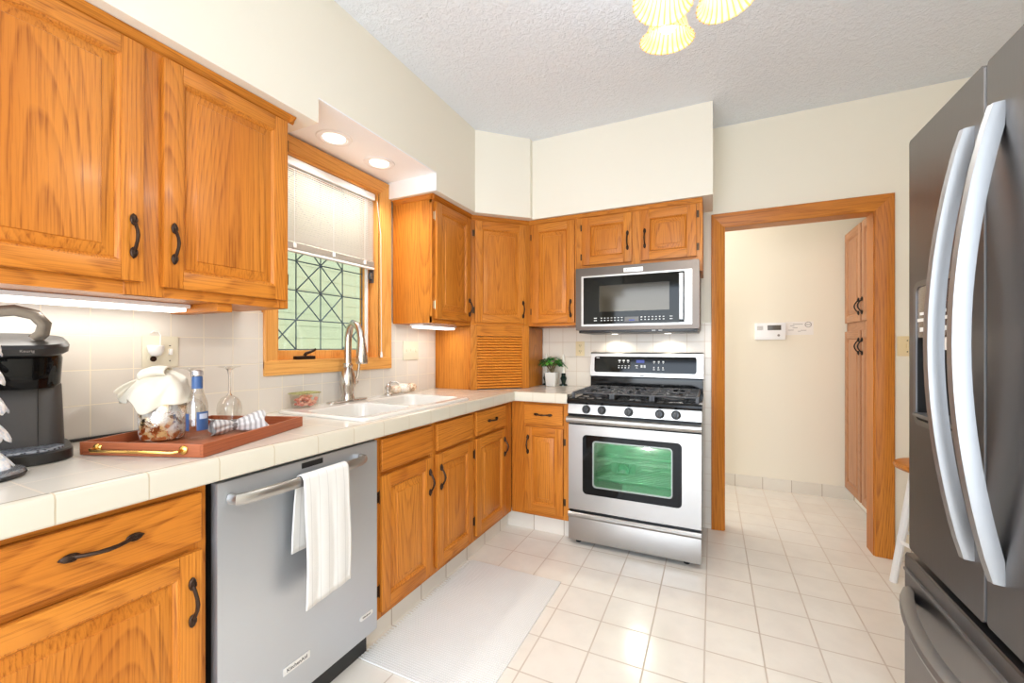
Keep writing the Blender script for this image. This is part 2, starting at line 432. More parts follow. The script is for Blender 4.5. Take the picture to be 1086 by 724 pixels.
# ------------------------------------------------------------------ window over the sink (built facing -y, turned to face +x)
# local x -> world +y, local y -> world -x, origin at (XW, 0, 0)
win = bpy.data.objects.new('window_1', None); COL.objects.link(win); win.location = (XW, 0, 0); win.rotation_euler = (0, 0, PI/2); win['kind'] = 'structure'
a0, a1, b0, b1 = -1.072, -0.243, 1.098, 2.238
i0, i1, j0, j1 = -1.003, -0.330, 1.168, 2.165
obj('side_casing', MB().merge(casing_side(i0, a0, 0, (j0+b0)/2, j1, b1)), OLV, win)
obj('side_casing', MB().merge(casing_side(i1, a1, 0, (j0+b0)/2, j1, b1)), OLV, win)
obj('head_casing', MB().merge(casing_head(i0, a0, i1, a1, 0, j1, b1)), OLX, win)
sill = MB().box(a0, a1, -0.022, 0, b0, j0, 0.006).box(i0, i1, -0.024, 0.09, j0-0.008, j0, 0.003)
obj('sill_casing', sill, OLX, win)
obj('jamb', MB().box(i0, i0+0.012, 0, 0.14, j0, j1).box(i1-0.012, i1, 0, 0.14, j0, j1), OLV, win)
obj('head_jamb', MB().box(i0+.012, i1-.012, 0, 0.14, j1-0.012, j1), OLX, win)
g0, g1, k0, k1 = -0.987, -0.389, 1.214, 2.13
sash = obj('sash', MB().box(i0+.012, g0, 0.05, 0.10, j0, j1-.012, .004).box(g1, -0.352, 0.058, 0.10, j0, j1-.012, .004).box(g0, g1, 0.06, 0.10, j0, k0, .004).box(g0, g1, 0.06, 0.10, k1, j1-.012, .004), OLV, win)
obj('track', MB().box(g1, g1+.014, 0.047, 0.06, j0+.03, j1-.03), WPLAST, win, label='pale window track strip')
obj('glass_pane', MB().box(g0, g1, 0.083, 0.087, k0, k1), WINGLASS, sash)
L_ = MB(); yl = 0.080
cols = [-0.987, -0.837, -0.688, -0.539, -0.389]; rows = [1.218+.15*k for k in range(7)]
def came(p, q): L_.tube([(p[0], yl, p[1]), (q[0], yl, q[1])], 0.0032, 6)
for c in cols: came((c, k0), (c, k1))
for r in rows: came((g0, r), (g1, r))
def cross(ci, ri):
    came((cols[ci], rows[ri]), (cols[ci+1], rows[ri+1])); came((cols[ci+1], rows[ri]), (cols[ci], rows[ri+1]))
for ri in (1, 2, 3, 4):
    cross(1, ri); cross(2, ri)
cross(0, 0); cross(3, 0); cross(0, 5); cross(3, 5)
obj('leading', L_, LEADM, sash)
ck = MB().box(-0.90, -0.79, -0.006, 0.02, j0, j0+.018, .005).tube([(-.85, .0, j0+.018), (-.845, -.004, j0+.03), (-.81, -.016, j0+.044), (-.80, -.018, j0+.052)], [.009, .008, .006, .006], 8)
obj('crank', ck, BRONZE, win, label='dark bronze window crank')
obj('latch', MB().box(-.352, -.343, .03, .06, 1.62, 1.70, .003).box(-.372, -.352, .03, .045, 1.64, 1.68, .003), plain('latch_grey', (110, 112, 116), .4, .6), win, label='grey window latch')

bl = thing('window_blind', 'white mini blind pulled halfway down over the leaded window', 'blind', (XW, 0, 0), PI/2)
BW0, BW1 = i0+.016, i1-.030
WSL = plain('blind_white', (222, 214, 203), 0.45)
obj('headrail', MB().box(BW0, BW1, .004, .038, 2.112, 2.150, .003), WPLAST, bl)
sl = MB(); zt, zb = 2.104, 1.752; n = 34
for k in range(n):
    z = zt-(zt-zb)*k/(n-1)
    sl.prism([(.013, z-.0078), (.0135, z-.0082), (.0205, z-.0002), (.0295, z+.0064), (.0292, z+.0070), (.0198, z+.0004)], BW0+.003, BW1-.003, 'x')
for k in range(9):
    z = zb-.012-k*.0035
    sl.box(BW0+.003, BW1-.003, .009, .033, z-.0006, z+.0006)
obj('slats', sl, WSL, bl)
obj('bottom_rail', MB().box(BW0, BW1, .009, .033, 1.695, 1.708, .003), WPLAST, bl)
for x in (-.90, -.665, -.44):
    obj('ladder_cord', MB().tube([(x, .0075, 2.112), (x, .0075, 1.71)], .0012, 5).box(x-.009, x+.009, .004, .009, 1.715, 1.738, .002), WPLAST, bl)
pc = obj('pull_cord', MB().tube([(-.352, -.004, 2.11), (-.349, -.03, 1.9), (-.347, -.034, 1.20)], .0016, 6), WPLAST, bl)
obj('tassel', MB().lathe([(0, .036), (.004, .034), (.007, .014), (.008, 0), (.0, -.001)], (-.347, -.034, 1.168), 12), WPLAST, pc)
# the neighbouring house seen through the window
SID = NT('pale_green_siding'); SID.set(Base_Color=rgba((222, 228, 212)), Roughness=0.7)
nb = thing('neighbouring_house', 'pale green sided house wall seen through the leaded glass window', 'house', (-3.0, -.6, 0))
w_ = MB()
for k in range(30): w_.prism([(-.02, k*.12), (-.005, k*.12), (-.008, (k+1)*.12), (-.02, (k+1)*.12)], -3.0, 3.0, 'y')
w_.box(-.2, -.02, -3, 3, 0, 3.6)
obj('siding', w_, SID.m, nb)

# ------------------------------------------------------------------ cabinet building blocks (local: x across, y into the cabinet, z up)
def pull(parent, x, z, vertical=True, y=-0.019, mat=None, L=0.118, name='handle'):
    m = MB(); h = L/2
    pts = [(0, -.006, -h*.72), (0, -.016, -h*.55), (0, -.026, -h*.25), (0, -.029, 0), (0, -.026, h*.25), (0, -.016, h*.55), (0, -.006, h*.72)]
    m.tube(pts, [.005, .0046, .0046, .0052, .0046, .0046, .005], 8)
    for s in (-1, 1):
        m.ball((0, -.005, s*h*.80), .0125, (.75, .5, 1.35), sub=2)
        m.ball((0, -.004, s*h*.99), .006, (.7, .5, 1.2), sub=1)
        for k in (-1, 0, 1): m.ball((k*.006, -.010, s*h*.78), .0035, (.6, .6, 2.2), sub=1)
    o = obj(name, m, mat or BRONZE, parent, (x, y, z))
    if not vertical: o.rotation_euler = (0, PI/2, 0)
    return o
def hinge(parent, x, z, mat, d=1):
    m = MB().box(-.003, .014*1, -.0025, .0, -.022, .022, .001)
    m.tube([(-.004, -.004, -.026), (-.004, -.004, .026)], .0042, 8).ball((-.004, -.004, .028), .004, sub=1).ball((-.004, -.004, -.028), .004, sub=1)
    o = obj('hinge', m, mat, parent, (x, 0, z))
    if d > 0: o.scale = (-1, 1, 1)
    return o
def panel_door(parent, x0, x1, z0, z1, side=None, hz=None, hinge_side=None, hmat=None, ov=None, ox=None, st=.052, rl=.052, pmat=None, hz_off=.085):
    ov = ov or OV; ox = ox or OX
    T = .019; m = MB(); mo = .013
    m.box(x0, x0+st, -T, 0, z0, z1, .0032, 0).box(x1-st, x1, -T, 0, z0, z1, .0032, 0)
    m.box(x0+st, x1-st, -T, 0, z0, z0+rl, .0032, 1).box(x0+st, x1-st, -T, 0, z1-rl, z1, .0032, 1)
    X0, X1, A, B = x0+st, x1-st, z0+rl, z1-rl
    m.rects([(X0-.001, X1+.001, A-.001, B+.001, -T+.0025), (X0+.004, X1-.004, A+.004, B-.004, -T+.003), (X0+.009, X1-.009, A+.009, B-.009, -T+.0085), (X0+mo, X1-mo, A+mo, B-mo, -T+.0135)], 2, cap=False)
    d = obj('door', m, [ov, ox, ov], parent)
    X0 += mo; X1 -= mo; A += mo; B -= mo
    p = MB(); w = min(.028, (B-A)*.16)
    p.rects([(X0-.002, X1+.002, A-.002, B+.002, -T+.0125), (X0+.002, X1-.002, A+.002, B-.002, -T+.0105), (X0+w, X1-w, A+w, B-w, -T+.0045), (X0+w+.002, X1-w-.002, A+w+.002, B-w-.002, -T+.0015), (X0+w+.006, X1-w-.006, A+w+.006, B-w-.006, -T+.001)])
    obj('panel', p, ov, d)
    if side: pull(d, (x0+.026) if side == 'l' else (x1-.026), hz, mat=pmat)
    if hinge_side:
        hx = x0-.001 if hinge_side == 'l' else x1+.001
        for z in (z0+hz_off, z1-hz_off): hinge(d, hx, z, hmat or HINGEB, 1 if hinge_side == 'l' else -1)
    return d
def drawer(parent, x0, x1, z0, z1, handle=True, name='drawer'):
    d = obj(name, MB().box(x0, x1, -.019, 0, z0, z1, .006, 0, 3), OX, parent)
    if handle: pull(d, (x0+x1)/2, (z0+z1)/2, False)
    return d
def carcass(parent, x0, x1, depth, z0, z1, stiles, rails, side_mat=None):
    """box behind plus face frame with stiles [(x0,x1)] and rails [(z0,z1)]"""
    obj('body', MB().box(x0, x1, .0195, depth, z0, z1), side_mat or OV, parent)
    m = MB()
    for a, b in stiles: m.box(a, b, 0, .019, z0, z1, .0012, 0, 1)
    for a, b in rails: m.box(x0, x1, .0008, .019, a, b, 0, 1)
    obj('face_frame', m, [OV, OX], parent)
def crown(parent, x0, x1, z, ret0=None, ret1=None):
    pr = [(0, z-.026), (-.006, z-.022), (-.010, z-.012), (-.020, z-.004), (-.022, z), (0, z)]
    m = MB().prism(pr, x0, x1, 'x')
    obj('crown_moulding', m, OX, parent)

# ------------------------------------------------------------------ upper cabinets, left wall (left to right)
UZ0, UZ1 = 1.381, 2.146
def L(y): return (UX, y, 0)
c1 = thing('wall_cabinet', 'large two-door oak wall cabinet above the coffee maker and tray', 'cabinet', (UX, -2.09, 0), PI/2)
o_ = -2.09
carcass(c1, 0, .918, .30, UZ0, UZ1, [(0, .05), (.40, .50), (.872, .918)], [(UZ0, UZ0+.04), (UZ1-.045, UZ1)])
panel_door(c1, .028, -1.650-o_, 1.420, 2.112, 'r', 1.548)
panel_door(c1, -1.600-o_, -1.186-o_, 1.412, 2.112, 'l', 1.548, 'r')
crown(c1, 0, .918+.022, UZ1)
obj('crown_return', MB().prism([(.918, UZ1-.026), (.924, UZ1-.022), (.928, UZ1-.012), (.938, UZ1-.004), (.940, UZ1), (.918, UZ1)], -.022, .29, 'y'), OY, c1)
obj('light_valance', MB().box(.66, .71, .012, .30, 1.352, UZ0, .002), OX, c1)
c2 = thing('wall_cabinet', 'oak wall cabinet with one door and a pale lit side, right of the window', 'cabinet', (UX, -.22, 0), PI/2)
carcass(c2, 0, .447, .30, UZ0-.005, UZ1, [(0, .04), (.41, .447)], [(UZ0-.005, UZ0+.035), (UZ1-.045, UZ1)])
panel_door(c2, .026, .424, 1.402, 2.112, 'r', 1.50, 'l', HINGEW)
crown(c2, -.022, .447, UZ1)
obj('crown_return', MB().prism([(0, UZ1-.026), (-.006, UZ1-.022), (-.010, UZ1-.012), (-.020, UZ1-.004), (-.022, UZ1), (0, UZ1)], -.022, .29, 'y'), OY, c2)
# diagonal corner
c3 = thing('corner_cabinet', 'tall-door diagonal oak corner wall cabinet above the slatted appliance garage', 'cabinet', (UX, .229, 0), PI/4)
DL = math.hypot(.31, .311)
s2 = math.sqrt(.5)
def dpoly(ins):  # body outline in local coords (x across, y in)
    wpts = [(UX, .229), (-.55, .54), (-.55, YW-.012), (XW+.012, YW-.012), (XW+.012, .229)]
    out = []
    for X, Y in wpts:
        dx, dy = X-UX, Y-.229; out.append((dx*s2+dy*s2, -dx*s2+dy*s2))
    out[0] = (out[0][0]+ins*.4, ins); out[1] = (out[1][0]-ins*.4, ins)
    return out
obj('body', MB().prism(dpoly(.0195), UZ0, UZ1, 'z'), OV, c3)
m = MB().box(0, .042, 0, .019, UZ0, UZ1, .001).box(DL-.042, DL, 0, .019, UZ0, UZ1, .001).box(0, DL, .0008, .019, UZ0, UZ0+.035, 0, 1).box(0, DL, .0008, .019, UZ1-.045, UZ1, 0, 1)
obj('face_frame', m, [OV, OX], c3)
panel_door(c3, .028, DL-.028, 1.402, 2.112, 'r', 1.50, 'l')
crown(c3, 0, DL, UZ1)
ga = thing('appliance_garage', 'oak corner appliance garage with a slatted roll door on the counter', 'appliance garage', (UX, .229, 0), PI/4)
obj('side_panel', MB().prism([p for p in [(.012, .0195), (.03, .0195), (.235, .215), (.217, .226)]][:0] or [(0+.006, .014), (.0195, .0195), (.0195-.212, .212+.0195), (.006-.212, .014+.212)], CT+.001, UZ0-.007, 'z'), OV, ga)
gx = DL
obj('side_panel', MB().prism([(gx-.006, .014), (gx-.0195, .0195), (gx-.0195+.215, .215+.0195), (gx-.006+.215, .014+.215)], CT+.001, UZ0-.007, 'z'), OV, ga)
m = MB().box(0, .048, 0, .019, CT+.001, UZ0-.001, .001).box(DL-.055, DL, 0, .019, CT+.001, UZ0-.001, .001).box(.048, DL-.055, .0008, .019, UZ0-.075, UZ0-.001, 0, 1)
obj('face_frame', m, [OV, OX], ga)
sd = MB(); n = 19; za, zb2 = CT+.003, UZ0-.078
for k in range(n):
    z = za+(zb2-za)*k/n; h = (zb2-za)/n
    sd.prism([(.022, z), (.013, z+.0018), (.006, z+.005), (.005, z+h*.5), (.007, z+h-.0035), (.013, z+h-.0008), (.022, z+h)], .048, DL-.055, 'x')
obj('tambour_door', sd, oak('oak_tambour', 'x', (212, 132, 46), (202, 122, 38), (150, 82, 24), .34, .35), ga)
# back wall uppers
c4 = thing('wall_cabinet', 'oak wall cabinet with one tall door left of the microwave', 'cabinet', (-.549, UY, 0), 0)
carcass(c4, 0, .361, .313, UZ0, UZ1, [(0, .035), (.32, .361)], [(UZ0, UZ0+.035), (UZ1-.045, UZ1)])
panel_door(c4, .026, .348, 1.402, 2.112, 'r', 1.50, 'l')
crown(c4, 0, .361, UZ1)
c5 = thing('wall_cabinet', 'short two-door oak wall cabinet above the microwave', 'cabinet', (-.187, UY, 0), 0)
carcass(c5, 0, .796, .313, 1.762, UZ1, [(0, .035), (.37, .43), (.76, .796)], [(1.762, 1.795), (UZ1-.045, UZ1)])
panel_door(c5, .040, .373, 1.790, 2.112, 'r', 1.93, 'l', hz_off=.06)
panel_door(c5, .430, .762, 1.790, 2.112, 'l', 1.93, 'r', hz_off=.06)
crown(c5, 0, .796, UZ1)
obj('side_skirt', MB().box(.770, .796, 0, .313, 1.70, 1.762), OV, c5)

# ------------------------------------------------------------------ base cabinets
BZ0, BZ1 = .122, .870
def toe(parent, x0, x1, mat): obj('toe_kick', MB().box(x0, x1, .055, .10, 0, BZ0), mat, parent)
b1 = thing('base_cabinet', 'oak base cabinet under the coffee maker, left of the dishwasher', 'cabinet', (FX, -2.42, 0), PI/2)
o_ = -2.42
carcass(b1, 0, .786, .59, BZ0, BZ1, [(0, .045), (.745, .786)], [(BZ0, BZ0+.04), (.700, .728), (BZ1-.02, BZ1)])
drawer(b1, .03, -1.652-o_, .722, .850, False)
dr = [c for c in b1.children if c.name.startswith('drawer')][0]
pull(dr, -1.852-o_, .792, False, L=.135)
panel_door(b1, .03, -1.652-o_, .155, .700, 'r', .575)
toe(b1, 0, .786, KICKY)
b2 = thing('base_cabinet', 'oak sink base cabinet with two doors, right of the dishwasher', 'cabinet', (FX, -1.012, 0), PI/2)
o_ = -1.012
obj('body', MB().box(0, .019, .0195, .59, BZ0, BZ1).box(.758, .777, .0195, .59, BZ0, BZ1).box(.019, .758, .57, .59, BZ0, BZ1).box(.019, .758, .0195, .57, BZ0, BZ0+.02), OV, b2)
m = MB()
for a, b in [(0, .04), (.355, .42), (.735, .777)]: m.box(a, b, 0, .019, BZ0, BZ1, .0012, 0, 1)
for a, b in [(BZ0, BZ0+.04), (.700, .728), (BZ1-.02, BZ1)]: m.box(0, .777, .0008, .019, a, b, 0, 1)
obj('face_frame', m, [OV, OX], b2)
drawer(b2, .027, .370, .722, .855, False, 'false_drawer_front')
drawer(b2, .409, .747, .722, .855, False, 'false_drawer_front')
panel_door(b2, .027, .370, .152, .704, 'r', .590, 'l')
panel_door(b2, .409, .747, .152, .704, 'l', .590, 'r')
toe(b2, 0, .777, KICKY)
b3 = thing('base_cabinet', 'narrow oak base cabinet with drawer and door in the inner corner of the counter', 'cabinet', (FX, -.234, 0), PI/2)
carcass(b3, 0, .508, .59, BZ0, BZ1, [(0, .03), (.375, .508)], [(BZ0, BZ0+.04), (.700, .728), (BZ1-.02, BZ1)])
drawer(b3, .012, .386, .722, .857)
panel_door(b3, .012, .386, .152, .704, 'r', .590, 'l')
toe(b3, 0, .565, KICKY)
b4 = thing('base_cabinet', 'narrow oak base cabinet with drawer and door left of the stove', 'cabinet', (FX+.003, FY, 0), 0)
carcass(b4, 0, .404, .57, BZ0, BZ1, [(0, .105), (.365, .404)], [(BZ0, BZ0+.04), (.700, .728), (BZ1-.02, BZ1)])
drawer(b4, .100, .366, .727, .855)
panel_door(b4, .100, .366, .152, .706, 'l', .590, 'r')
toe(b4, -.058, .404, KICKX)

# ------------------------------------------------------------------ tiled worktop
wt = thing('worktop', 'cream tiled L-shaped kitchen worktop over the oak base cabinets', 'worktop', (0, 0, 0))
hx0, hx1, hy0, hy1 = -1.085, -.635, -1.005, -.235     # sink cutout
NX, NY = -.522, .232
z0, z1 = BZ1+.003, CT
m = MB().box(XW+.011, NX-.012, -2.62, hy0, z0, z1).box(XW+.011, hx0, hy0, hy1, z0, z1).box(hx1, NX-.012, hy0, hy1, z0, z1)
m.box(XW+.011, NX-.012, hy1, YW-.011, z0, z1).box(NX-.012, -.160, NY+.012, YW-.011, z0, z1)
obj('tile_top', m, CTOP, wt)
def cap(n, sg):
    pr = [(n-sg*.034, z0+.02), (n-sg*.034, z1+.001), (n-sg*.027, z1+.005), (n-sg*.012, z1+.006), (n-sg*.004, z1+.003), (n, z1-.005), (n, z0+.004), (n-sg*.003, z0), (n-sg*.012, z0)]
    return pr
obj('edge_cap', MB().prism(cap(NX, 1), -2.62, NY+.002, 'y'), CAPY, wt)
obj('edge_cap', MB().prism(cap(NY, -1), NX-.01, -.160, 'x'), CAPX, wt)

# ------------------------------------------------------------------ sink and faucet
sk = thing('sink', 'white double-bowl drop-in kitchen sink below the leaded window', 'sink', (-.855, -.62, CT))
def R3(x0, x1, y0, y1, z, r=.05, n=5): return [(x, y, z) for x, y in rrect(x0, x1, y0, y1, r, n)]
def loft(loops, cap=True, mi=0):
    t = bmesh.new(); R = [[t.verts.new(p) for p in lp] for lp in loops]
    for A, B in zip(R, R[1:]):
        for k in range(len(A)): t.faces.new((A[k], A[(k+1) % len(A)], B[(k+1) % len(A)], B[k]))
    if cap: t.faces.new(R[-1])
    return t
def bowl(x0, x1, y0, y1, r=.06, dep=.19):
    return [R3(x0, x1, y0, y1, .012, r), R3(x0+.004, x1-.004, y0+.004, y1-.004, .009, r), R3(x0+.008, x1-.008, y0+.008, y1-.008, -.004, r), R3(x0+.018, x1-.018, y0+.018, y1-.018, -dep+.04, r), R3(x0+.05, x1-.05, y0+.05, y1-.05, -dep, r*.7)]
ax0, ax1, ay0, ay1 = -.285, .265, -.418, .418
b_a = (-.14, .215, -.385, -.035); b_b = (-.165, .215, -.005, .385)
m = MB()
m.merge(loft([R3(ax0, ax1, ay0, ay1, .001, .05), R3(ax0+.002, ax1-.002, ay0+.002, ay1-.002, .008, .05), R3(ax0+.010, ax1-.010, ay0+.010, ay1-.010, .013, .05)], False))
# deck with two holes, filled by triangulation
t = bmesh.new()
def ring(pts):
    vs = [t.verts.new(p) for p in pts]; return [t.edges.new((vs[i], vs[(i+1) % len(vs)])) for i in range(len(vs))]
E_ = ring(R3(ax0+.010, ax1-.010, ay0+.010, ay1-.010, .013, .05)) + ring(R3(*b_a, .0125, .06)) + ring(R3(*b_b, .0125, .06))
bmesh.ops.triangle_fill(t, use_beauty=True, use_dissolve=False, edges=E_)
bmesh.ops.recalc_face_normals(t, faces=t.faces)
m.merge(t)
obj('rim', m, PORC, sk)
for bb in (b_a, b_b):
    bo = obj('bowl', MB().merge(loft(bowl(*bb))), PORC, sk)
    cx, cy = (bb[0]+bb[1])/2, (bb[2]+bb[3])/2
    obj('drain', MB().lathe([(.0, .0), (.03, .001), (.042, .003), (.044, 0)], (cx, cy, -.1895), 20), CHROME, bo)
fz = CT+.0135
fa = thing('faucet', 'brushed nickel pull-down gooseneck faucet behind the sink', 'faucet', (-1.085, -.655, fz))
obj('deck_plate', MB().merge(loft([R3(-.028, .028, -.13, .13, 0, .026), R3(-.028, .028, -.13, .13, .004, .026), R3(-.024, .024, -.126, .126, .007, .022)])), NICKEL, fa)
obj('body', MB().lathe([(.033, .006), (.033, .02), (.029, .03), (.034, .06), (.040, .09), (.037, .13), (.027, .165), (.022, .18), (.026, .185), (.026, .195), (.021, .20)], seg=24), NICKEL, fa)
pts = [(0, 0, .195), (0, 0, .28), (.002, 0, .34), (.015, -.002, .385), (.045, -.006, .412), (.078, -.011, .40), (.10, -.014, .365), (.108, -.015, .33)]
obj('spout', MB().tube(pts, .0185, 14), NICKEL, fa)
obj('spray_head', MB().tube([(.108, -.015, .332), (.112, -.016, .30), (.115, -.017, .25), (.117, -.018, .21), (.117, -.018, .20)], [.0195, .023, .027, .031, .027], 16), NICKEL, fa)
obj('lever', MB().tube([(.0, .025, .10), (.0, .052, .105)], .013, 12).tube([(.0, .052, .105), (.012, .058, .13), (.018, .060, .185), (.020, .060, .21)], [.010, .007, .006, .008], 10).ball((0, .054, .10), .017), NICKEL, fa)
sdp = thing('soap_dispenser', 'small nickel soap dispenser pump beside the faucet', 'soap dispenser', (-1.085, -.345, fz))
obj('base', MB().lathe([(.024, 0), (.022, .008), (.014, .014), (.014, .03), (.019, .034), (.020, .05), (.012, .056), (.008, .07), (0, .071)], seg=20), NICKEL, sdp)
obj('pump_spout', MB().tube([(0, 0, .06), (.012, .008, .076), (.035, .024, .078), (.052, .036, .066)], [.007, .006, .005, .004], 10), NICKEL, sdp)

# ------------------------------------------------------------------ dishwasher
DXF = -.543
dw = thing('dishwasher', 'stainless steel dishwasher with a bar handle holding a dish towel', 'dishwasher', (DXF, -1.617, 0), PI/2)
obj('body', MB().box(.004, .598, .03, .58, .10, .862).box(.004, .598, .07, .58, .0, .10), DARK, dw)
dd = obj('door', MB().box(0, .600, 0, .03, .112, .860, .004), STEELDW, dw)
obj('toe_panel', MB().box(.004, .598, .055, .07, .005, .10), BLACKP, dw)
hz_ = .812; 
hp = [(.030, -.002, hz_), (.034, -.030, hz_), (.06, -.042, hz_), (.17, -.052, hz_), (.265, -.054, hz_), (.36, -.052, hz_), (.475, -.042, hz_), (.503, -.030, hz_), (.507, -.002, hz_)]
obj('handle', MB().tube(hp, [.014, .016, .017, .017, .017, .017, .017, .016, .014], 12, flat=(.6, 1.0)), STEEL, dd)
obj('vent', MB().box(.258, .340, -.002, .004, .834, .852, .001), BLACKP, dd, label='small black vent slot')
bd = obj('badge', MB().box(.192, .288, -.003, .004, .205, .228, .0012), TAG, dd, label='silver name plate')
lettering(bd, 'KitchenAid', .0165, INK, (.240, -.0034, .2165), (PI/2, 0, 0))
bd2 = obj('badge', MB().merge(loft([[(x, -.0025, z) for x, z in rrect(.508, .574, .187, .205, .0088)], [(x, 0.001, z) for x, z in rrect(.508, .574, .187, .205, .0088)]][::-1])), TAG, dd, label='small oval badge')
lettering(bd2, 'Whirlpool', .010, INK, (.541, -.003, .196), (PI/2, 0, 0))
# towel over the handle
def towel_mat():
    t = NT('striped_towel'); o = t.obj(); sep = t.node('ShaderNodeSeparateXYZ'); t.link(o, sep.inputs[0])
    w = t.math('PINGPONG', t.math('MULTIPLY', sep.outputs[0], 1.0), .0165)
    st = t.ramp(t.math('MULTIPLY', w, 60.0), [(.0, (1, 1, 1, 1)), (.06, (1, 1, 1, 1)), (.10, (0, 0, 0, 1))])
    t.link(t.mix(t.math('MULTIPLY', st, .5), rgba((222, 218, 212)), rgba((186, 181, 176))), t.p.inputs['Base Color'])
    t.set(Roughness=.9, Sheen_Weight=.3); t.bump(t.noise(o, 600, 2), .3, .002); return t.m
tw = thing('dish_towel', 'white dish towel with thin grey stripes hung over the dishwasher handle', 'towel', (DXF, -1.320, 0), PI/2)
path = [(-.024, .585), (-.027, .66), (-.030, .74), (-.034, .79)]
for k in range(9):
    a = PI*k/8; path.append((-.0535+.0175*math.cos(a)*1.0, .812+.021*math.sin(a)))
path += [(-.0745, .77), (-.076, .70), (-.077, .60), (-.078, .50), (-.079, .428)]
def tw_fn(u, v):
    f = v*(len(path)-1); i = min(int(f), len(path)-2); q = f-i
    y = path[i][0]*(1-q)+path[i+1][0]*q; z = path[i][1]*(1-q)+path[i+1][1]*q
    front = v > .45
    w = .0035*math.sin(u*9+1)*min(1, abs(z-.812)/.15)
    x = -.086+.176*u
    x += (.004*math.sin(z*14) if front else -.006)*min(1, abs(z-.812)*6)
    return Vector((x, y+(-abs(w) if front else abs(w)*.5), z+(.014*(u-.5) if z < .5 else 0)))
solid(obj('towel_cloth', MB().grid(tw_fn, 34, 60), towel_mat(), tw), .0035, 0)

# ------------------------------------------------------------------ gas range
SXo, SYo = -.153, .235
rg = thing('gas_range', 'stainless steel gas range with black cooktop and oven window', 'stove', (SXo, SYo, 0))
SWD = .764
m = MB().box(.004, .016, .03, .58, .05, .88).box(SWD-.016, SWD-.004, .03, .58, .05, .88).box(.016, SWD-.016, .56, .58, .05, .88).box(.016, SWD-.016, .03, .56, .05, .24).box(.016, SWD-.016, .03, .56, .76, .88)
obj('body', m, BLACK, rg)
for x in (.05, SWD-.08):
    obj('foot', MB().lathe([(.016, 0), (.018, .004), (.012, .01), (.012, .05)], (x, .06, 0), 14), BLACKP, rg)
    obj('foot', MB().lathe([(.016, 0), (.018, .004), (.012, .01), (.012, .05)], (x, .52, 0), 14), BLACKP, rg)
dr = obj('storage_drawer', MB().box(.002, SWD-.002, 0, .03, .032, .172, .003).prism([(.03, .172), (-.002, .172), (-.012, .186), (-.012, .198), (-.004, .206), (.03, .206)], .002, SWD-.002, 'x'), STEEL, rg)
# oven door: frame round the window
wx0, wx1, wz0, wz1 = .155, .612, .372, .656
fx0, fx1, fz0, fz1 = .092, .662, .325, .690
dz0, dz1 = .222, .748
t = MB().box(.002, fx0, 0, .03, dz0, dz1, .002).box(fx1, SWD-.002, 0, .03, dz0, dz1, .002).box(fx0, fx1, 0, .03, dz0, fz0, .002).box(fx0, fx1, 0, .03, fz1, dz1, .002)
od = obj('oven_door', MB().box(.002, .06, 0, .03, dz0, dz1).box(SWD-.06, SWD-.002, 0, .03, dz0, dz1).box(.06, SWD-.06, 0, .03, dz0, fz0-.02).box(.06, SWD-.06, 0, .03, fz1+.02, dz1), STEEL, rg)
def plate_with_hole(outer, inner, y0, y1, n=6):
    """outer and inner are (x0,x1,z0,z1,r); ring plate between y0 (front) and y1"""
    A = rrect(outer[0], outer[1], outer[2], outer[3], outer[4], n); B = rrect(inner[0], inner[1], inner[2], inner[3], inner[4], n)
    lo = [[(x, y1, z) for x, z in A], [(x, y0, z) for x, z in A], [(x, y0, z) for x, z in B], [(x, y1, z) for x, z in B]]
    t_ = loft(lo, False); bmesh.ops.recalc_face_normals(t_, faces=t_.faces); return t_
obj('steel_surround', MB().merge(plate_with_hole((.045, SWD-.045, fz0-.03, fz1+.03, .001), (fx0, fx1, fz0, fz1, .026), -.0006, .03)), STEEL, od)
obj('window_border', MB().merge(plate_with_hole((fx0-.001, fx1+.001, fz0-.001, fz1+.001, .026), (wx0, wx1, wz0, wz1, .02), -.0004, .024)), BLACKG, od, label='black glass border')
obj('window_trim', MB().merge(plate_with_hole((wx0-.001, wx1+.001, wz0-.001, wz1+.001, .02), (wx0+.006, wx1-.006, wz0+.006, wz1-.006, .016), -.0008, .02)), plain('grey_trim', (150, 152, 150), .3, .5), od)
obj('window_pane', MB().box(wx0, wx1, .006, .010, wz0, wz1), OVENGLASS, od)
obj('black_strip', MB().box(.002, SWD-.002, .006, .03, dz1, .760), BLACK, od)
hb = [(.03, .763), (-.034, .763), (-.046, .770), (-.050, .782), (-.046, .795), (-.034, .803), (.03, .803)]
obj('door_handle', MB().prism(hb, .001, SWD-.001, 'x'), STEEL, od)
obj('black_strip', MB().box(.002, SWD-.002, -.004, .03, .803, .818), BLACK, rg)
cp = [(.03, .818), (-.008, .818), (.004, .878), (.03, .878)]
pn = obj('control_panel', MB().prism(cp, .001, SWD-.001, 'x'), STEEL, rg)
for kx in (.117, .213, .372, .545, .632):
    kb = obj('knob', MB().lathe([(.026, 0), (.026, .006), (.021, .008), (.020, .026), (.017, .029), (0, .029)], (0, 0, 0), 24, mat=Matrix.Rotation(PI/2-.18, 4, 'X')).box(-.005, .005, -.036, -.020, -.018, .024, .002), BLACKP, pn, (kx, -.002, .847))
ct = [(.58, .875), (.0, .875), (-.016, .880), (-.022, .893), (-.018, .905), (-.006, .914), (.05, .918), (.54, .918), (.58, .918)]
obj('cooktop', MB().prism(ct, -.002, SWD+.002, 'x'), BLACK, rg)
for bx, by, br in ((.15, .16, .045), (.15, .40, .038), (.38, .28, .05), (.61, .16, .045), (.61, .40, .036)):
    obj('burner', MB().lathe([(br+.012, .917), (br+.012, .922), (br, .924), (br, .930), (br*.8, .933), (br*.8, .938), (0, .939)], (bx, by, 0), 24), IRON, rg)
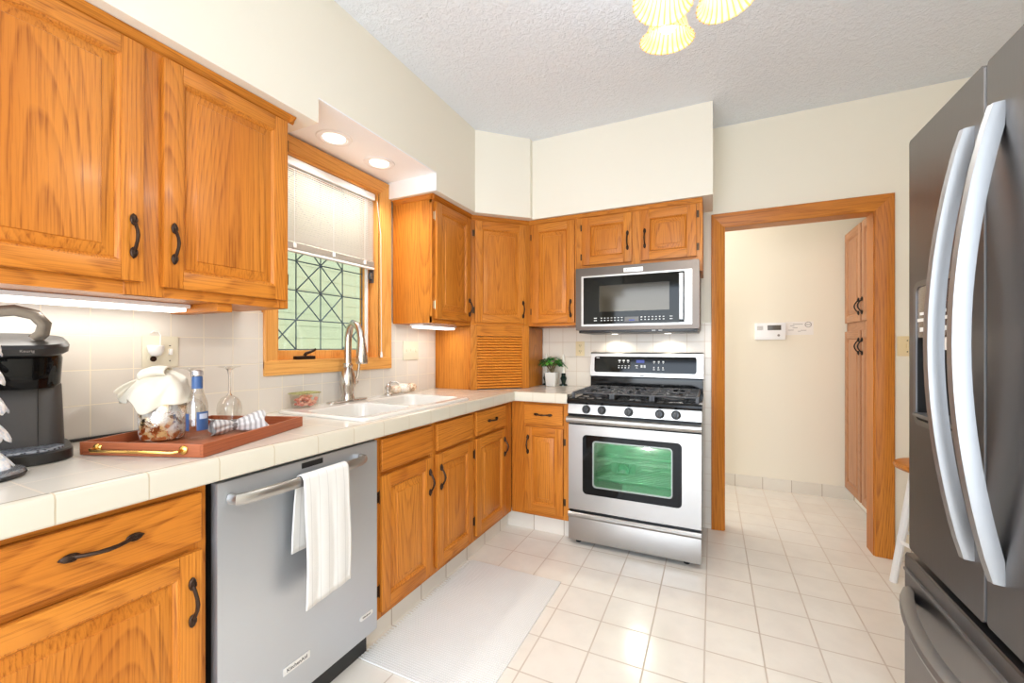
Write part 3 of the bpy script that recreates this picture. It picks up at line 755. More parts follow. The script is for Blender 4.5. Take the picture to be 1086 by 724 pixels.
def grate(x0, x1):
    g = MB(); z = .944; w = .0075; y0, y1 = .035, .525
    def bar(p, q): g.tube([(*p, z), (*q, z)], w, 8, flat=(1, .9))
    bar((x0, y0), (x1, y0)); bar((x0, y1), (x1, y1)); bar((x0, y0), (x0, y1)); bar((x1, y0), (x1, y1)); bar((x0, (y0+y1)/2), (x1, (y0+y1)/2))
    xm = (x0+x1)/2
    for yy in (.155, .40):
        bar((x0, yy), (xm-.035, yy)); bar((x1, yy), (xm+.035, yy)); 
    bar((xm, y0), (xm, .12)); bar((xm, .19), (xm, .37)); bar((xm, .44), (xm, y1))
    for xx in (x0+(x1-x0)*.25, x0+(x1-x0)*.75):
        bar((xx, y0), (xx, .11)); bar((xx, .21), (xx, .35)); bar((xx, .45), (xx, y1))
    for xx in (x0, x1):
        for yy in (y0, y1, .28): g.box(xx-.008, xx+.008, yy-.008, yy+.008, .9165, .944)
    return g
for x0_, x1_ in ((.024, .260), (.272, .492), (.504, .740)): obj('grate', grate(x0_, x1_), IRON, rg)
# backguard
obj('backguard_riser', MB().box(.002, SWD-.002, .535, .605, .92, 1.012, .004), BLACK, rg)
bg = obj('backguard', MB().prism([(.545, 1.010), (.525, 1.020), (.545, 1.182), (.560, 1.192), (.600, 1.192), (.605, 1.010)], .0, SWD, 'x'), STEEL, rg)
rotb = math.atan2(.020, .162)
def onbg(x, z, out=.001): return (x, .525+(z-1.020)*(.020/.162)-out, z)
pnl = MB().merge(loft([[onbg(x, z, -.002) for x, z in rrect(.03, .722, 1.048, 1.162, .016)], [onbg(x, z, .0012) for x, z in rrect(.03, .722, 1.048, 1.162, .016)]]))
cpn = obj('display_panel', pnl, BLACKG, bg)
ic = MB()
def icon(x, z, w=.010, h=.008): 
    a, b_ = onbg(x, z, .0018), onbg(x, z+h, .0018)
    ic.box(x, x+w, a[1], a[1]+.0008, z, z+h)
for k in range(3):
    icon(.205+k*.030, 1.128, .016, .010); icon(.210+k*.030, 1.118, .006, .006); icon(.445+k*.030, 1.122, .012, .010); icon(.447+k*.030, 1.115, .006, .004)
    icon(.445+k*.030, 1.082, .008, .010); icon(.443+k*.030, 1.070, .014, .006)
for k in range(4): icon(.204+k*.023, 1.094, .012, .004); icon(.204+k*.023, 1.078, .009, .009)
for k in range(2): icon(.360+k*.020, 1.084, .014, .020)
icon(.322, 1.095, .020, .006); icon(.326, 1.080, .014, .005); icon(.044, 1.150, .022, .004)
obj('touch_keys', ic, ICON, cpn)
obj('clock_display', MB().merge(loft([[onbg(x, z, .0010) for x, z in rrect(.330, .385, 1.118, 1.138, .002)], [onbg(x, z, .0018) for x, z in rrect(.330, .385, 1.118, 1.138, .002)]])), LED, cpn)
obj('logo', MB().box(.355, .385, .5235, .5265, 1.0245, 1.0295), INK, bg)
# oven inside
CAV = plain('oven_enamel', (96, 98, 97), .35)
m = MB().box(.05, .06, .032, .50, .26, .74).box(SWD-.06, SWD-.05, .032, .50, .26, .74).box(.05, SWD-.05, .50, .51, .26, .74).box(.05, SWD-.05, .032, .50, .25, .26).box(.05, SWD-.05, .032, .50, .74, .75)
obj('oven_cavity', m, CAV, rg)
for z in (.42, .53):
    r = MB()
    for k in range(14): r.tube([(.065, .05+k*.033, z), (SWD-.065, .05+k*.033, z)], .003, 6)
    for x in (.07, .25, .50, SWD-.07): r.tube([(x, .045, z-.003), (x, .49, z-.003)], .003, 6)
    obj('oven_rack', r, CHROME, rg)
light('oven_lamp', 'POINT', (.38, .30, .72), 15.0, (1, .96, .9), parent=rg, radius=.02)
pan = thing('saucepan', 'steel saucepan on the rack inside the oven', 'saucepan', (SXo+.30, SYo+.24, .4245))
obj('pan_body', MB().lathe([(.075, 0), (.08, .006), (.08, .07), (.083, .075), (.078, .075), (.075, .01), (0, .008)], seg=32), CHROME, pan)
obj('pan_handle', MB().tube([(.08, 0, .06), (.14, .02, .066), (.2, .04, .068)], [.008, .007, .009], 8), BLACKP, pan)

# ------------------------------------------------------------------ microwave
mw = thing('microwave', 'dark stainless over-the-range microwave hung above the stove', 'microwave', (-.171, .46, 0))
MWD, M0, M1 = .764, 1.330, 1.757
t = MB().box(0, MWD, .03, .392, M0+.012, M1, .003)
obj('body', t, DSTEELM, mw)
obj('underside_vent', MB().box(.01, MWD-.01, .04, .39, M0-.006, M0+.012, .003).box(.03, MWD-.03, .012, .04, M0-.002, M0+.014, .004), BLACKP, mw)
md = obj('door', MB().merge(plate_with_hole((0, MWD, M0+.012, M1, .006), (.050, .706, 1.378, 1.690, .004), -.004, .03)), DSTEELM, mw)
obj('door_trim', MB().merge(plate_with_hole((.040, .724, 1.368, 1.702, .004), (.054, .682, 1.380, 1.692, .004), -.007, .01)), STEEL, md, label='bright steel trim around black glass')
obj('black_glass', MB().merge(plate_with_hole((.052, .684, 1.378, 1.694, .003), (.158, .595, 1.462, 1.634, .003), -.005, .012)), BLACKG, md)
obj('window_screen', MB().box(.156, .597, .002, .006, 1.460, 1.636), MICROGLASS, md)
obj('cavity', MB().box(.15, .155, .03, .35, 1.45, 1.65).box(.60, .605, .03, .35, 1.45, 1.65).box(.15, .605, .35, .355, 1.45, 1.65).box(.15, .605, .03, .35, 1.445, 1.45).box(.15, .605, .03, .35, 1.65, 1.655), plain('microwave_cavity', (96, 92, 86), .4), mw)
obj('handle', MB().box(.652, .678, -.045, -.030, 1.394, 1.678, .006, 0, 3).box(.655, .675, -.032, -.004, 1.400, 1.425, .003).box(.655, .675, -.032, -.004, 1.648, 1.673, .003), STEELH, md, label='vertical bar handle')
ky = MB()
for k in range(7):
    for r_ in range(2): ky.box(.170+k*.022, .180+k*.022, -.0062, -.005, 1.402+r_*.016, 1.406+r_*.016)
for k in range(7):
    for r_ in range(2): ky.box(.425+k*.022, .434+k*.022, -.0062, -.005, 1.402+r_*.016, 1.407+r_*.016)
for r_ in range(2): ky.box(.125, .145, -.0062, -.005, 1.402+r_*.016, 1.407+r_*.016); ky.box(.597, .614, -.0062, -.005, 1.402+r_*.016, 1.407+r_*.016)
obj('touch_keys', ky, ICON, md)
ds = obj('display', MB().box(.325, .412, -.0062, -.005, 1.394, 1.424), plain('display_grey', (88, 84, 80), .3), md)
obj('lit_digits', MB().box(.352, .388, -.0068, -.0062, 1.398, 1.406), LED, ds)
bd = obj('badge', MB().box(.318, .438, -.0065, -.003, 1.712, 1.738, .001), TAG, md, label='pale name plate')
lettering(bd, 'KitchenAid', .020, INK, (.378, -.0069, 1.7245), (PI/2, 0, 0))
obj('indicator_mark', MB().box(.49, .512, .0105, .013, M0+.003, M0+.008).box(.53, .552, .0105, .013, M0+.003, M0+.008), ICON, mw)
for x in (.20, .56):
    obj('task_lamp', MB().lathe([(.022, 0), (.022, -.003), (0, -.004)], (x, .30, M0-.006), 16), LAMPW, mw)
    light('task_lamp_light', 'SPOT', (x, .30, M0-.012), 3.2, (1, .93, .82), aim=None, parent=mw, spot=150, radius=.02)

# ------------------------------------------------------------------ refrigerator
fr = thing('refrigerator', 'dark stainless french-door refrigerator with curved bar handles at right', 'refrigerator', (1.19, -.668, 0), -PI/2)
FW, FT, FD = .772, 1.838, .622     # width, height, drawer top
obj('cabinet_body', MB().box(.004, FW-.004, .07, .74, .02, FT-.008, .004), plain('fridge_side', (90, 90, 92), .45, .3), fr)
obj('base_grille', MB().box(.01, FW-.01, .05, .075, .0, .06, .003), BLACKP, fr)
GAPX = .385
# left door with a dispenser recess
q0, q1, r0, r1 = .052, .300, 1.022, 1.402
ld = obj('left_door', MB().merge(plate_with_hole((0, GAPX-.004, FD+.012, FT, .010), (q0, q1, r0, r1, .02), 0, .065)), DSTEEL, fr)
obj('right_door', MB().merge(loft([[(x, .065, z) for x, z in rrect(GAPX+.004, FW, FD+.012, FT, .010)], [(x, .003, z) for x, z in rrect(GAPX+.004, FW, FD+.012, FT, .010)], [(x, 0, z) for x, z in rrect(GAPX+.007, FW-.003, FD+.015, FT-.003, .010)]])), DSTEEL, fr)
rd = [c for c in fr.children if c.name.startswith('right_door')][0]
obj('door_edge', MB().box(GAPX-.004, GAPX+.000, -.001, .06, FD+.02, FT-.01), STEELH, ld, label='bright edge strip in the door gap')
obj('gasket', MB().box(GAPX, GAPX+.004, .012, .06, FD+.02, FT-.01), BLACKP, fr)
obj('hinge_cap', MB().box(GAPX-.03, GAPX+.03, .02, .1, FT-.009, FT+.004, .003), BLACKP, fr)
dp = obj('dispenser_frame', MB().merge(plate_with_hole((q0-.012, q1+.012, r0-.012, r1+.012, .03), (q0+.003, q1-.003, r0+.003, r1-.003, .02), -.004, .01)), STEELH, ld, label='pale rounded dispenser trim')
obj('dispenser_recess', MB().box(q0, q1, .058, .064, r0, r1).box(q0, q0+.004, .0, .06, r0, r1).box(q1-.004, q1, .0, .06, r0, r1).box(q0, q1, 0, .06, r0, r0+.012), BLACKP, ld)
obj('dispenser_panel', MB().box(q0+.004, q1-.004, -.002, .02, 1.255, r1-.003, .004), plain('dispenser_brown', (92, 72, 62), .12, .4), ld, label='brown gloss control panel')
dk = MB()
for k in range(5): dk.box(q0+.03+k*.04, q0+.052+k*.04, -.004, -.001, 1.318, 1.326); dk.box(q0+.03+k*.04, q0+.055+k*.04, -.004, -.001, 1.272, 1.284)
dk.box(q0+.015, q1-.015, -.0042, -.001, 1.300, 1.309)
obj('dispenser_keys', dk, ICON, ld)
obj('dispenser_spout', MB().box(q0+.05, q1-.06, .002, .04, 1.222, 1.257, .006), WPLAST, ld, label='white water spout')
obj('drip_tray', MB().box(q0+.004, q1-.004, -.012, .055, r0+.012, r0+.022, .003), STEELH, ld)
def bow(z0, z1, out, n=13): 
    pts = []
    for k in range(n):
        q = k/(n-1); pts.append((q, -.006-out*math.sin(PI*q)**.85, z0+(z1-z0)*q))
    return pts
def bar_handle(parent, xc, z0, z1, w=.030):
    t = bmesh.new(); R = []
    for q, y, z in bow(z0, z1, .062, 21):
        prof = [(-w/2, .0), (-w/2+.004, -.010), (0, -.014), (w/2-.004, -.010), (w/2, 0), (w/2, .018), (-w/2, .018)]
        R.append([t.verts.new((xc+a, min(y+b_, .001), z)) for a, b_ in prof])
    for A, B in zip(R, R[1:]):
        for k in range(7): t.faces.new((A[k], A[(k+1) % 7], B[(k+1) % 7], B[k]))
    t.faces.new(R[0]); t.faces.new(R[-1]); bmesh.ops.recalc_face_normals(t, faces=t.faces)
    m = MB().merge(t)
    return obj('handle', m, STEELH, parent, label='long curved pale bar handle')
bar_handle(ld, GAPX-.055, .752, 1.722)
bar_handle(rd, GAPX+.055, .752, 1.722)
dr = obj('freezer_drawer', MB().merge(loft([[(x, .065, z) for x, z in rrect(-.004, FW+.004, .065, FD, .008)], [(x, -.006, z) for x, z in rrect(-.004, FW+.004, .065, FD, .008)], [(x, -.010, z) for x, z in rrect(0, FW, .069, FD-.004, .008)]])), DSTEEL, fr)
obj('drawer_lip', MB().box(.006, FW-.006, -.016, -.004, FD-.050, FD-.042, .002), STEELH, dr)
t = bmesh.new(); R = []
for k in range(21):
    q = k/20; y = -.014-.070*math.sin(PI*q)**.8; x = .035+(FW-.07)*q
    R.append([t.verts.new((x, min(y+b_, -.009), .520+a)) for a, b_ in [(-.016, 0), (-.011, -.010), (0, -.014), (.011, -.010), (.016, 0), (.016, .018), (-.016, .018)]])
for A, B in zip(R, R[1:]):
    for k in range(7): t.faces.new((A[k], A[(k+1) % 7], B[(k+1) % 7], B[k]))
t.faces.new(R[0]); t.faces.new(R[-1]); bmesh.ops.recalc_face_normals(t, faces=t.faces)
obj('handle', MB().merge(t), STEELH, dr, label='long curved pale drawer handle')

# ------------------------------------------------------------------ hall pantry, keypad, card
hc = thing('pantry_cabinet', 'tall oak pantry cabinet with four doors in the hall beyond the doorway', 'cabinet', (1.645, 1.926, 0), -PI/2)
obj('body', MB().box(0, .86, .0195, .60, .095, 2.14), OPV, hc)
m = MB()
for a, b in [(0, .03), (.41, .44), (.83, .86)]: m.box(a, b, 0, .019, .095, 2.14)
for a, b in [(.095, .115), (1.345, 1.43), (2.12, 2.14)]: m.box(0, .86, .0008, .019, a, b, 0, 1)
obj('face_frame', m, [OPV, OPX], hc)
for x0_, x1_, sd_ in ((.018, .412, 'r'), (.438, .842, 'l')):
    panel_door(hc, x0_, x1_, .108, 1.352, sd_, 1.235, ov=OPV, ox=OPX, pmat=BRONZEB)
    panel_door(hc, x0_, x1_, 1.418, 2.128, sd_, 1.525, ov=OPV, ox=OPX, pmat=BRONZEB)
obj('toe_kick', MB().box(0, .86, .05, .10, 0, .095), WHITEP, hc)
kp = thing('alarm_keypad', 'white alarm keypad with a dark screen on the hall wall', 'keypad', (1.112, 1.94, 1.365))
obj('case', MB().box(-.113, .113, -.028, -.001, -.073, .073, .008), WPLAST, kp)
obj('screen', MB().box(-.020, .080, -.0295, -.027, .010, .052, .001), plain('keypad_screen', (84, 74, 62), .3), kp)
sp = MB()
for k in range(6): sp.box(-.098, -.052, -.029, -.0275, .012+k*.006, .0148+k*.006)
obj('speaker_slots', sp, GREYP, kp); obj('button', MB().lathe([(.010, 0), (.010, .002), (0, .003)], (.062, -.028, -.035), 16, mat=Matrix.Rotation(PI/2, 4, 'X')), GREYP, kp)
wc = thing('notice_card', 'white printed card with a round stamp beside the alarm keypad', 'card', (1.325, 1.94, 1.388))
obj('card', MB().box(-.098, .098, -.003, -.001, -.056, .056), OFFW, wc)
pt = MB()
for x, z, w in ((-.01, .035, .07), (-.03, .005, .035), (-.06, -.015, .04), (.0, -.025, .02), (.03, -.018, .04), (-.05, .022, .03)): pt.box(x-w/2, x+w/2, -.0036, -.003, z-.002, z+.002)
obj('print', pt, GREYP, wc)
obj('round_stamp', MB().lathe([(.024, 0), (.024, .0006), (.019, .0006), (.019, 0)], (.062, -.003, .03), 24, mat=Matrix.Rotation(PI/2, 4, 'X'), close=False).box(.045, .079, -.0037, -.003, .027, .033), GREYP, wc)

# ------------------------------------------------------------------ stool behind the fridge
st = thing('stool', 'white stool with a round wooden seat half hidden behind the refrigerator', 'stool', (1.715, .55, 0))
obj('seat', MB().lathe([(0, .592), (.165, .592), (.183, .600), (.19, .612), (.183, .624), (.165, .628), (0, .629)], seg=40), OX, st)
for k in range(4):
    a = PI/4+k*PI/2+.78
    c, s_ = math.cos(a), math.sin(a)
    obj('leg', MB().tube([(.195*c, .195*s_, 0), (.11*c, .11*s_, .592)], [.017, .020], 10), WPLAST, st)
obj('stretcher', MB().tube([(.165*math.cos(2*PI*k/28), .165*math.sin(2*PI*k/28), .22) for k in range(29)], .009, 8), WPLAST, st)

# ------------------------------------------------------------------ wall plates
def plate(name, label, cat, loc, rz, w, h, mat):
    t = thing(name, label, cat, loc, rz)
    obj('cover_plate', MB().box(-w/2, w/2, -.006, -.0005, -h/2, h/2, .003), mat, t); return t
p1 = plate('switch_plate', 'ivory triple light switch plate right of the window', 'light switch', (XW+.01, -.049, 1.207), PI/2, .156, .125, IVORY)
for x in (-.046, 0, .046): obj('toggle', MB().box(x-.005, x+.005, -.014, -.005, -.010, .010, .002), IVORY, p1)
p2 = plate('outlet_plate', 'ivory wall plate with outlet and switch behind the ice bucket', 'outlet', (XW+.01, -1.463, 1.213), PI/2, .112, .112, IVORY)
obj('toggle', MB().box(.023, .033, -.016, -.005, -.012, .010, .002), WPLAST, p2)
obj('slot', MB().box(.025, .031, -.0072, -.006, .020, .023).box(.026, .030, -.0072, -.006, -.036, -.032), DARK, p2)
obj('receptacle', MB().lathe([(.017, 0), (.017, .003), (.011, .003), (.010, .001), (0, .001)], (-.024, -.006, -.026), 20, mat=Matrix.Rotation(PI/2, 4, 'X')), IVORY, p2)
obj('socket_hole', MB().lathe([(.010, 0), (.010, .0022), (0, .0024)], (-.024, -.0065, -.026), 20, mat=Matrix.Rotation(PI/2, 4, 'X')), BRONZE, p2)
pg = thing('plug_in_night_light', 'white half-round plug with a thin looped wire in the ivory outlet', 'plug', (XW+.004, -1.483, 1.222), PI/2)
obj('plug', MB().lathe([(0, -.026), (.014, -.023), (.022, -.012), (.0255, .004), (.0255, .012), (.022, .014), (0, .014)], (0, -.022, 0), 24, mat=Matrix.Diagonal((1, .7, 1, 1))), WPLAST, pg)
obj('wire', MB().tube([(.016, -.016, .01), (.018, -.014, .05), (.012, -.014, .062), (-.004, -.014, .066), (-.012, -.014, .058)], .0016, 6), WPLAST, pg)
p3 = plate('outlet_plate', 'almond duplex outlet on the tile left of the stove', 'outlet', (-.2545, YW-.01, 1.218), 0, .070, .112, ALMOND)
def duplex(t):
    for z in (-.022, .022):
        r = obj('receptacle', MB().merge(loft([[(x, -.006, zz) for x, zz in rrect(-.015, .015, z-.014, z+.014, .010)], [(x, -.0085, zz) for x, zz in rrect(-.015, .015, z-.014, z+.014, .010)]])), ALMOND, t)
        obj('slots', MB().box(-.008, -.005, -.0092, -.008, z-.001, z+.008).box(.005, .008, -.0092, -.008, z-.001, z+.008).box(-.002, .002, -.0092, -.008, z-.011, z-.007), DARK, r)
duplex(p3)
p4 = plate('switch_plate', 'almond switch plate on the wall between the doorway and the refrigerator', 'light switch', (1.676, YW, 1.235), 0, .090, .115, ALMOND)
obj('toggle', MB().box(-.006, .006, -.016, -.005, -.012, .012, .002), ALMOND, p4)
obj('screws', MB().ball((0, -.006, .032), .004, (1, .4, 1), sub=1).ball((0, -.006, -.032), .004, (1, .4, 1), sub=1), BRONZE, p4)

# ------------------------------------------------------------------ light fittings
def strip(label, loc, ln, power):
    t = thing('under_cabinet_light', label, 'light', loc, PI/2)
    obj('housing', MB().box(0, ln, -.05, .05, .012, .026, .003), WPLAST, t)
    obj('diffuser', MB().box(.01, ln-.01, -.042, .042, .0, .012, .003), LAMPW, t)
    d = light('lamp', 'AREA', (ln/2, 0, -.006), power, (1, .955, .88), ln-.04, .07, parent=t)
    return t
strip('long white under-cabinet strip light above the coffee maker', (-1.06, -2.06, 1.354), .62, 0.55)
strip('short white under-cabinet strip light right of the window', (-1.0, -.19, 1.349), .38, 0.5)
def downlight(label, loc):
    t = thing('recessed_light', label, 'light', loc)
    obj('trim_ring', MB().lathe([(.058, .004), (.058, -.002), (.062, -.006), (.080, -.005), (.084, 0.0), (.084, .0)], seg=36, close=False), WPLAST, t)
    obj('reflector', MB().lathe([(.058, -.002), (.054, -.001), (.040, -.0005), (.0, -.0004)], seg=36, close=False), plain('reflector', (250, 248, 244), .25, .4), t)
    obj('bulb', MB().lathe([(.054, -.001), (.050, -.006), (.030, -.010), (0, -.012)], seg=28), emit('downlight_bulb', (255, 250, 242), .95), t)
    light('lamp', 'SPOT', (0, 0, -.02), 12, (1, .96, .9), parent=t, spot=140, radius=.04)
    return t
downlight('round recessed downlight over the sink, nearer the left cabinet', (-1.0, -.82, 2.247))
downlight('round recessed downlight over the sink, farther along toward the corner', (-1.0, -.512, 2.247))

def fix_pos(d, r, z):
    c, s = math.cos(.443), math.sin(.443)
    return Vector((.6615+r*c-d*s, -2.3032+r*s+d*c, z))
S_ = [fix_pos(1.198, .440, 2.10), fix_pos(1.067, .382, 2.10), fix_pos(1.058, .542, 2.10)]
hub = sum(S_, Vector())/3
cl = thing('ceiling_light', 'ceiling light fixture with three ribbed amber glass bell shades', 'light', (hub.x, hub.y, H))
obj('canopy', MB().lathe([(0, 0), (.065, 0), (.062, -.02), (.03, -.045), (0, -.046)], seg=28), BRASS, cl)
obj('stem', MB().tube([(0, 0, -.04), (0, 0, -.46)], .011, 12), BRASS, cl)
obj('hub', MB().lathe([(0, -.40), (.03, -.41), (.045, -.43), (.045, -.45), (.025, -.47), (.012, -.48), (.0, -.49)], seg=24), BRASS, cl)
t = NT('amber_ribbed_glass'); t.set(Base_Color=rgba((250, 226, 170)), Roughness=.3, Transmission_Weight=.25, Emission_Color=rgba((255, 226, 160)), Emission_Strength=.42)
SHADE = t.m
RIB = emit('amber_rib', (244, 190, 96), .34, (226, 170, 84))
for p in S_:
    dv = Vector((p.x-hub.x, p.y-hub.y, 0)); dv.normalize()
    axis = (dv*.14+Vector((0, 0, -1))).normalized()        # opening direction
    rim = Vector((p.x-hub.x, p.y-hub.y, p.z-H)); neck = rim-axis*.095
    q = Vector((0, 0, 1)).rotation_difference(axis).to_matrix().to_4x4()
    N = 96; prof = [(.026, 0), (.030, .010), (.040, .030), (.047, .050), (.053, .070), (.062, .086), (.073, .095)]
    def fn(u, v):
        f = v*(len(prof)-1); i = min(int(f), len(prof)-2); w = f-i
        r = prof[i][0]*(1-w)+prof[i+1][0]*w; z = prof[i][1]*(1-w)+prof[i+1][1]*w
        r *= 1+.022*math.sin(u*2*PI*26)*min(1, v*3)
        return Matrix.Translation(neck) @ q @ Vector((r*math.cos(2*PI*u), r*math.sin(2*PI*u), z))
    sh = solid(obj('shade', MB().grid(fn, 156, 19, closed_u=True), [SHADE, RIB], cl, ang=3), .003)
    for fi, f_ in enumerate(sh.data.polygons):
        if (fi//18) % 6 < 2 and fi % 18 > 5: f_.material_index = 1
    obj('socket', MB().lathe([(.026, -.03), (.028, -.005), (.028, .004), (0, .005)], (0, 0, 0), 20, mat=Matrix.Translation(neck) @ q), BRASS, cl)
    obj('bulb', MB().ball(neck+axis*.052, .024, sub=3), BULB, cl)
    obj('arm', MB().tube([Vector((0, 0, -.45)), Vector((0, 0, -.44))+dv*.03, neck-axis*.05, neck-axis*.028], .007, 8), BRASS, cl)
    ld_ = light('lamp', 'SPOT', rim+axis*.008, 8.0, (1, .96, .90), parent=cl, spot=176, radius=.03)
    ld_.data.spot_blend = .25
    ld_.rotation_euler = axis.to_track_quat('-Z', 'Y').to_euler()
obj('fill_uplight_cup', MB().lathe([(.012, -.40), (.05, -.37), (.06, -.335), (.056, -.335), (.045, -.365), (.012, -.385)], seg=24, close=False), BRASS, cl)  # out-of-view cup added around the upward fill spot
light('fill_uplight', 'SPOT', (0, 0, -.30), 32, (.80, .93, 1.08), parent=cl, radius=.04, spot=160, rot=(PI, 0, 0))  # spot added to lighten the ceiling
# unseen ceiling lamp added to light the hall
hl = thing('hall_fill_lamp', 'added unseen ceiling lamp lighting the hall beyond the doorway', 'light', (.30, 1.45, H))
obj('dome', MB().lathe([(.15, 0), (.15, -.02), (.13, -.06), (.08, -.09), (0, -.10)], seg=32), emit('hall_fill_dome', (255, 244, 226), 2.0), hl)
light('lamp', 'POINT', (0, 0, -.18), 11, (.95, .97, 1), parent=hl, radius=.1)

# ------------------------------------------------------------------ rug
def rug_mat():
    t = NT('woven_rug'); o = t.obj()
    w1 = t.node('ShaderNodeTexWave', bands_direction='X'); w1.inputs['Scale'].default_value = 38; t.link(o, w1.inputs[0])
    w2 = t.node('ShaderNodeTexWave', bands_direction='Y'); w2.inputs['Scale'].default_value = 30; t.link(o, w2.inputs[0])
    h = t.math('MULTIPLY', w1.outputs['Fac'], w2.outputs['Fac'])
    t.link(t.mix(h, rgba((232, 229, 224)), rgba((248, 246, 241))), t.p.inputs['Base Color'])
    t.set(Roughness=.95); t.bump(t.math('ADD', h, t.math('MULTIPLY', t.noise(o, 300, 2), .4)), .6, .004); return t.m
rm = rug_mat()
ru = thing('rug', 'white woven kitchen rug on the tile floor in front of the sink', 'rug', (-.33, -.635, 0))
obj('weave', MB().box(-.255, .280, -.425, .425, .0005, .008, .003), rm, ru)
fg = MB()
for k in range(52):
    y = -.420+k*.0163
    fg.tube([(-.253, y, .004), (-.268, y+.004*random.uniform(-1, 1), .004), (-.274-.003*random.random(), y+.005*random.uniform(-1, 1), .003)], [.0055, .0045, .002], 6, flat=(1, .6))
obj('fringe', fg, rm, ru)

# ------------------------------------------------------------------ tray and what stands on it
TR = math.atan2(.35, .937)
WALNUT = oak('tray_walnut', 'y', (178, 104, 68), (158, 84, 52), (112, 54, 32), .4, .8)
WALNUTX = oak('tray_walnut_x', 'x', (178, 104, 68), (158, 84, 52), (112, 54, 32), .4, .8)
tnl = Vector((-.920, -1.762, CT+.0012))
def T(a, b, z=0): return (tnl.x+a*math.cos(TR)-b*math.sin(TR), tnl.y+a*math.sin(TR)+b*math.cos(TR), tnl.z+z)
tw_, tl_ = .366, .462
tr = thing('serving_tray', 'brown wooden serving tray with brass handles on the tiled counter', 'tray', tuple(tnl), TR)
obj('base', MB().box(.004, tw_-.004, .004, tl_-.004, 0, .007), WALNUT, tr)
obj('rim', MB().box(0, .009, 0, tl_, 0, .036, .0012).box(tw_-.009, tw_, 0, tl_, 0, .036, .0012).box(.009, tw_-.009, 0, .009, 0, .036, .0012, 1).box(.009, tw_-.009, tl_-.009, tl_, 0, .036, .0012, 1), [WALNUT, WALNUTX], tr)
for y, s in ((0, -1), (tl_, 1)):
    h = MB().tube([(.055, y, .020), (.055, y+s*.020, .020), (.065, y+s*.026, .018), (.30, y+s*.026, .018), (.31, y+s*.020, .020), (.31, y, .020)], .0042, 8)
    for x in (.055, .31): h.lathe([(.013, 0), (.012, .003), (.007, .006), (.0, .006)], (x, y, .020), 18, mat=Matrix.Rotation(PI/2 if s < 0 else -PI/2, 4, 'X'))
    obj('handle', h, BRASS, tr, label='brass bar handle')
TZ = .0075
bk = thing('ice_bucket', 'mottled silver and gold glass ice bucket on the wooden tray', 'ice bucket', T(.077, .175, TZ))
t = NT('mercury_glass'); o = t.obj(); n = t.noise(o, 38, 5, .65, .6); n2 = t.noise(o, 18, 3)
t.link(t.mix(t.ramp(n2, [(.45, (0, 0, 0, 1)), (.6, (1, 1, 1, 1))]), rgba((246, 242, 234)), rgba((228, 188, 128))), t.p.inputs['Base Color'])
t.link(t.ramp(n, [(.42, (0, 0, 0, 1)), (.55, (1, 1, 1, 1))]), t.p.inputs['Metallic'])
t.link(t.math('MULTIPLY', t.ramp(n, [(.40, (1, 1, 1, 1)), (.5, (0, 0, 0, 1))]), .45), t.p.inputs['Transmission Weight'])
t.set(Roughness=.12); t.bump(n, .5, .004); MERC = t.m
obj('vessel', MB().lathe([(0, .004), (.045, 0), (.055, .006), (.060, .025), (.061, .07), (.0605, .14), (.060, .168), (.057, .168), (.0575, .07), (.055, .03), (.045, .014), (0, .012)], seg=40), MERC, bk)
nk = thing('napkin', 'cream cloth napkin draped over the ice bucket', 'napkin', T(.077, .175, TZ+.168))
rnd = random.Random(3)
def nap(u, v):
    a = 2*PI*u
    ca = lambda c, k=1: max(0, math.cos(a-c))**k
    R = .0645
    hang = .052+.022*ca(-.9, 2)+.016*ca(.6, 3)+.030*ca(3.6, 3)-.012*ca(-2.2, 4)+.006*math.sin(5*a)
    d = v*(R+hang)
    dome = .030*math.cos(min(1, d/R)*PI/2)**.7 if d < R else 0
    crease = .007*math.sin(3*a+1.2)*min(1, d/R)+.006*math.sin(6*a+v*5)*min(1, d/R)
    if d <= R: return Vector((d*math.cos(a), d*math.sin(a), .006+dome+crease*1.0+.016*math.exp(-((d*math.cos(a-2.0)-.018)/.016)**2)))
    e = d-R; fl = .22+.55*ca(3.55, 4)+.10*math.sin(4*a+.7)
    rr = R+e*fl+.004*(1+math.sin(8*a+e*40))*min(1, e*40)
    return Vector((rr*math.cos(a), rr*math.sin(a), .006+crease-e*(1-.45*fl)))
solid(obj('cloth', MB().grid(nap, 120, 34, closed_u=True), CREAMC, nk, ang=3), .002, 1)
def puff(u, v):        # gathered corner hanging out to the side
    a = u*2*PI; k = math.sin(PI*min(1, .15+v*.85))
    r = (.006+.030*v)*(1+.16*math.sin(a*5)+.10*math.sin(a*9+2))
    return Vector((-.055-.052*v, r*1.2*math.cos(a), .010-.040*v*v+r*.72*math.sin(a)))
solid(obj('corner_fold', MB().grid(puff, 60, 16, closed_u=True), CREAMC, nk, (0, 0, .006), ang=3, rot=(0, 0, .48)), .0016)
def loop(u, v):
    a = u*2*PI
    return Vector((.034*math.cos(a)*(1-.25*v), .070*(v-.5), .0+.017*math.sin(a)*(1-.3*v)+.008*math.sin(v*3)))
solid(obj('top_fold', MB().grid(loop, 28, 12, closed_u=True), CREAMC, nk, (-.012, -.012, .040), ang=3, rot=(.15, .2, -.9)), .002)

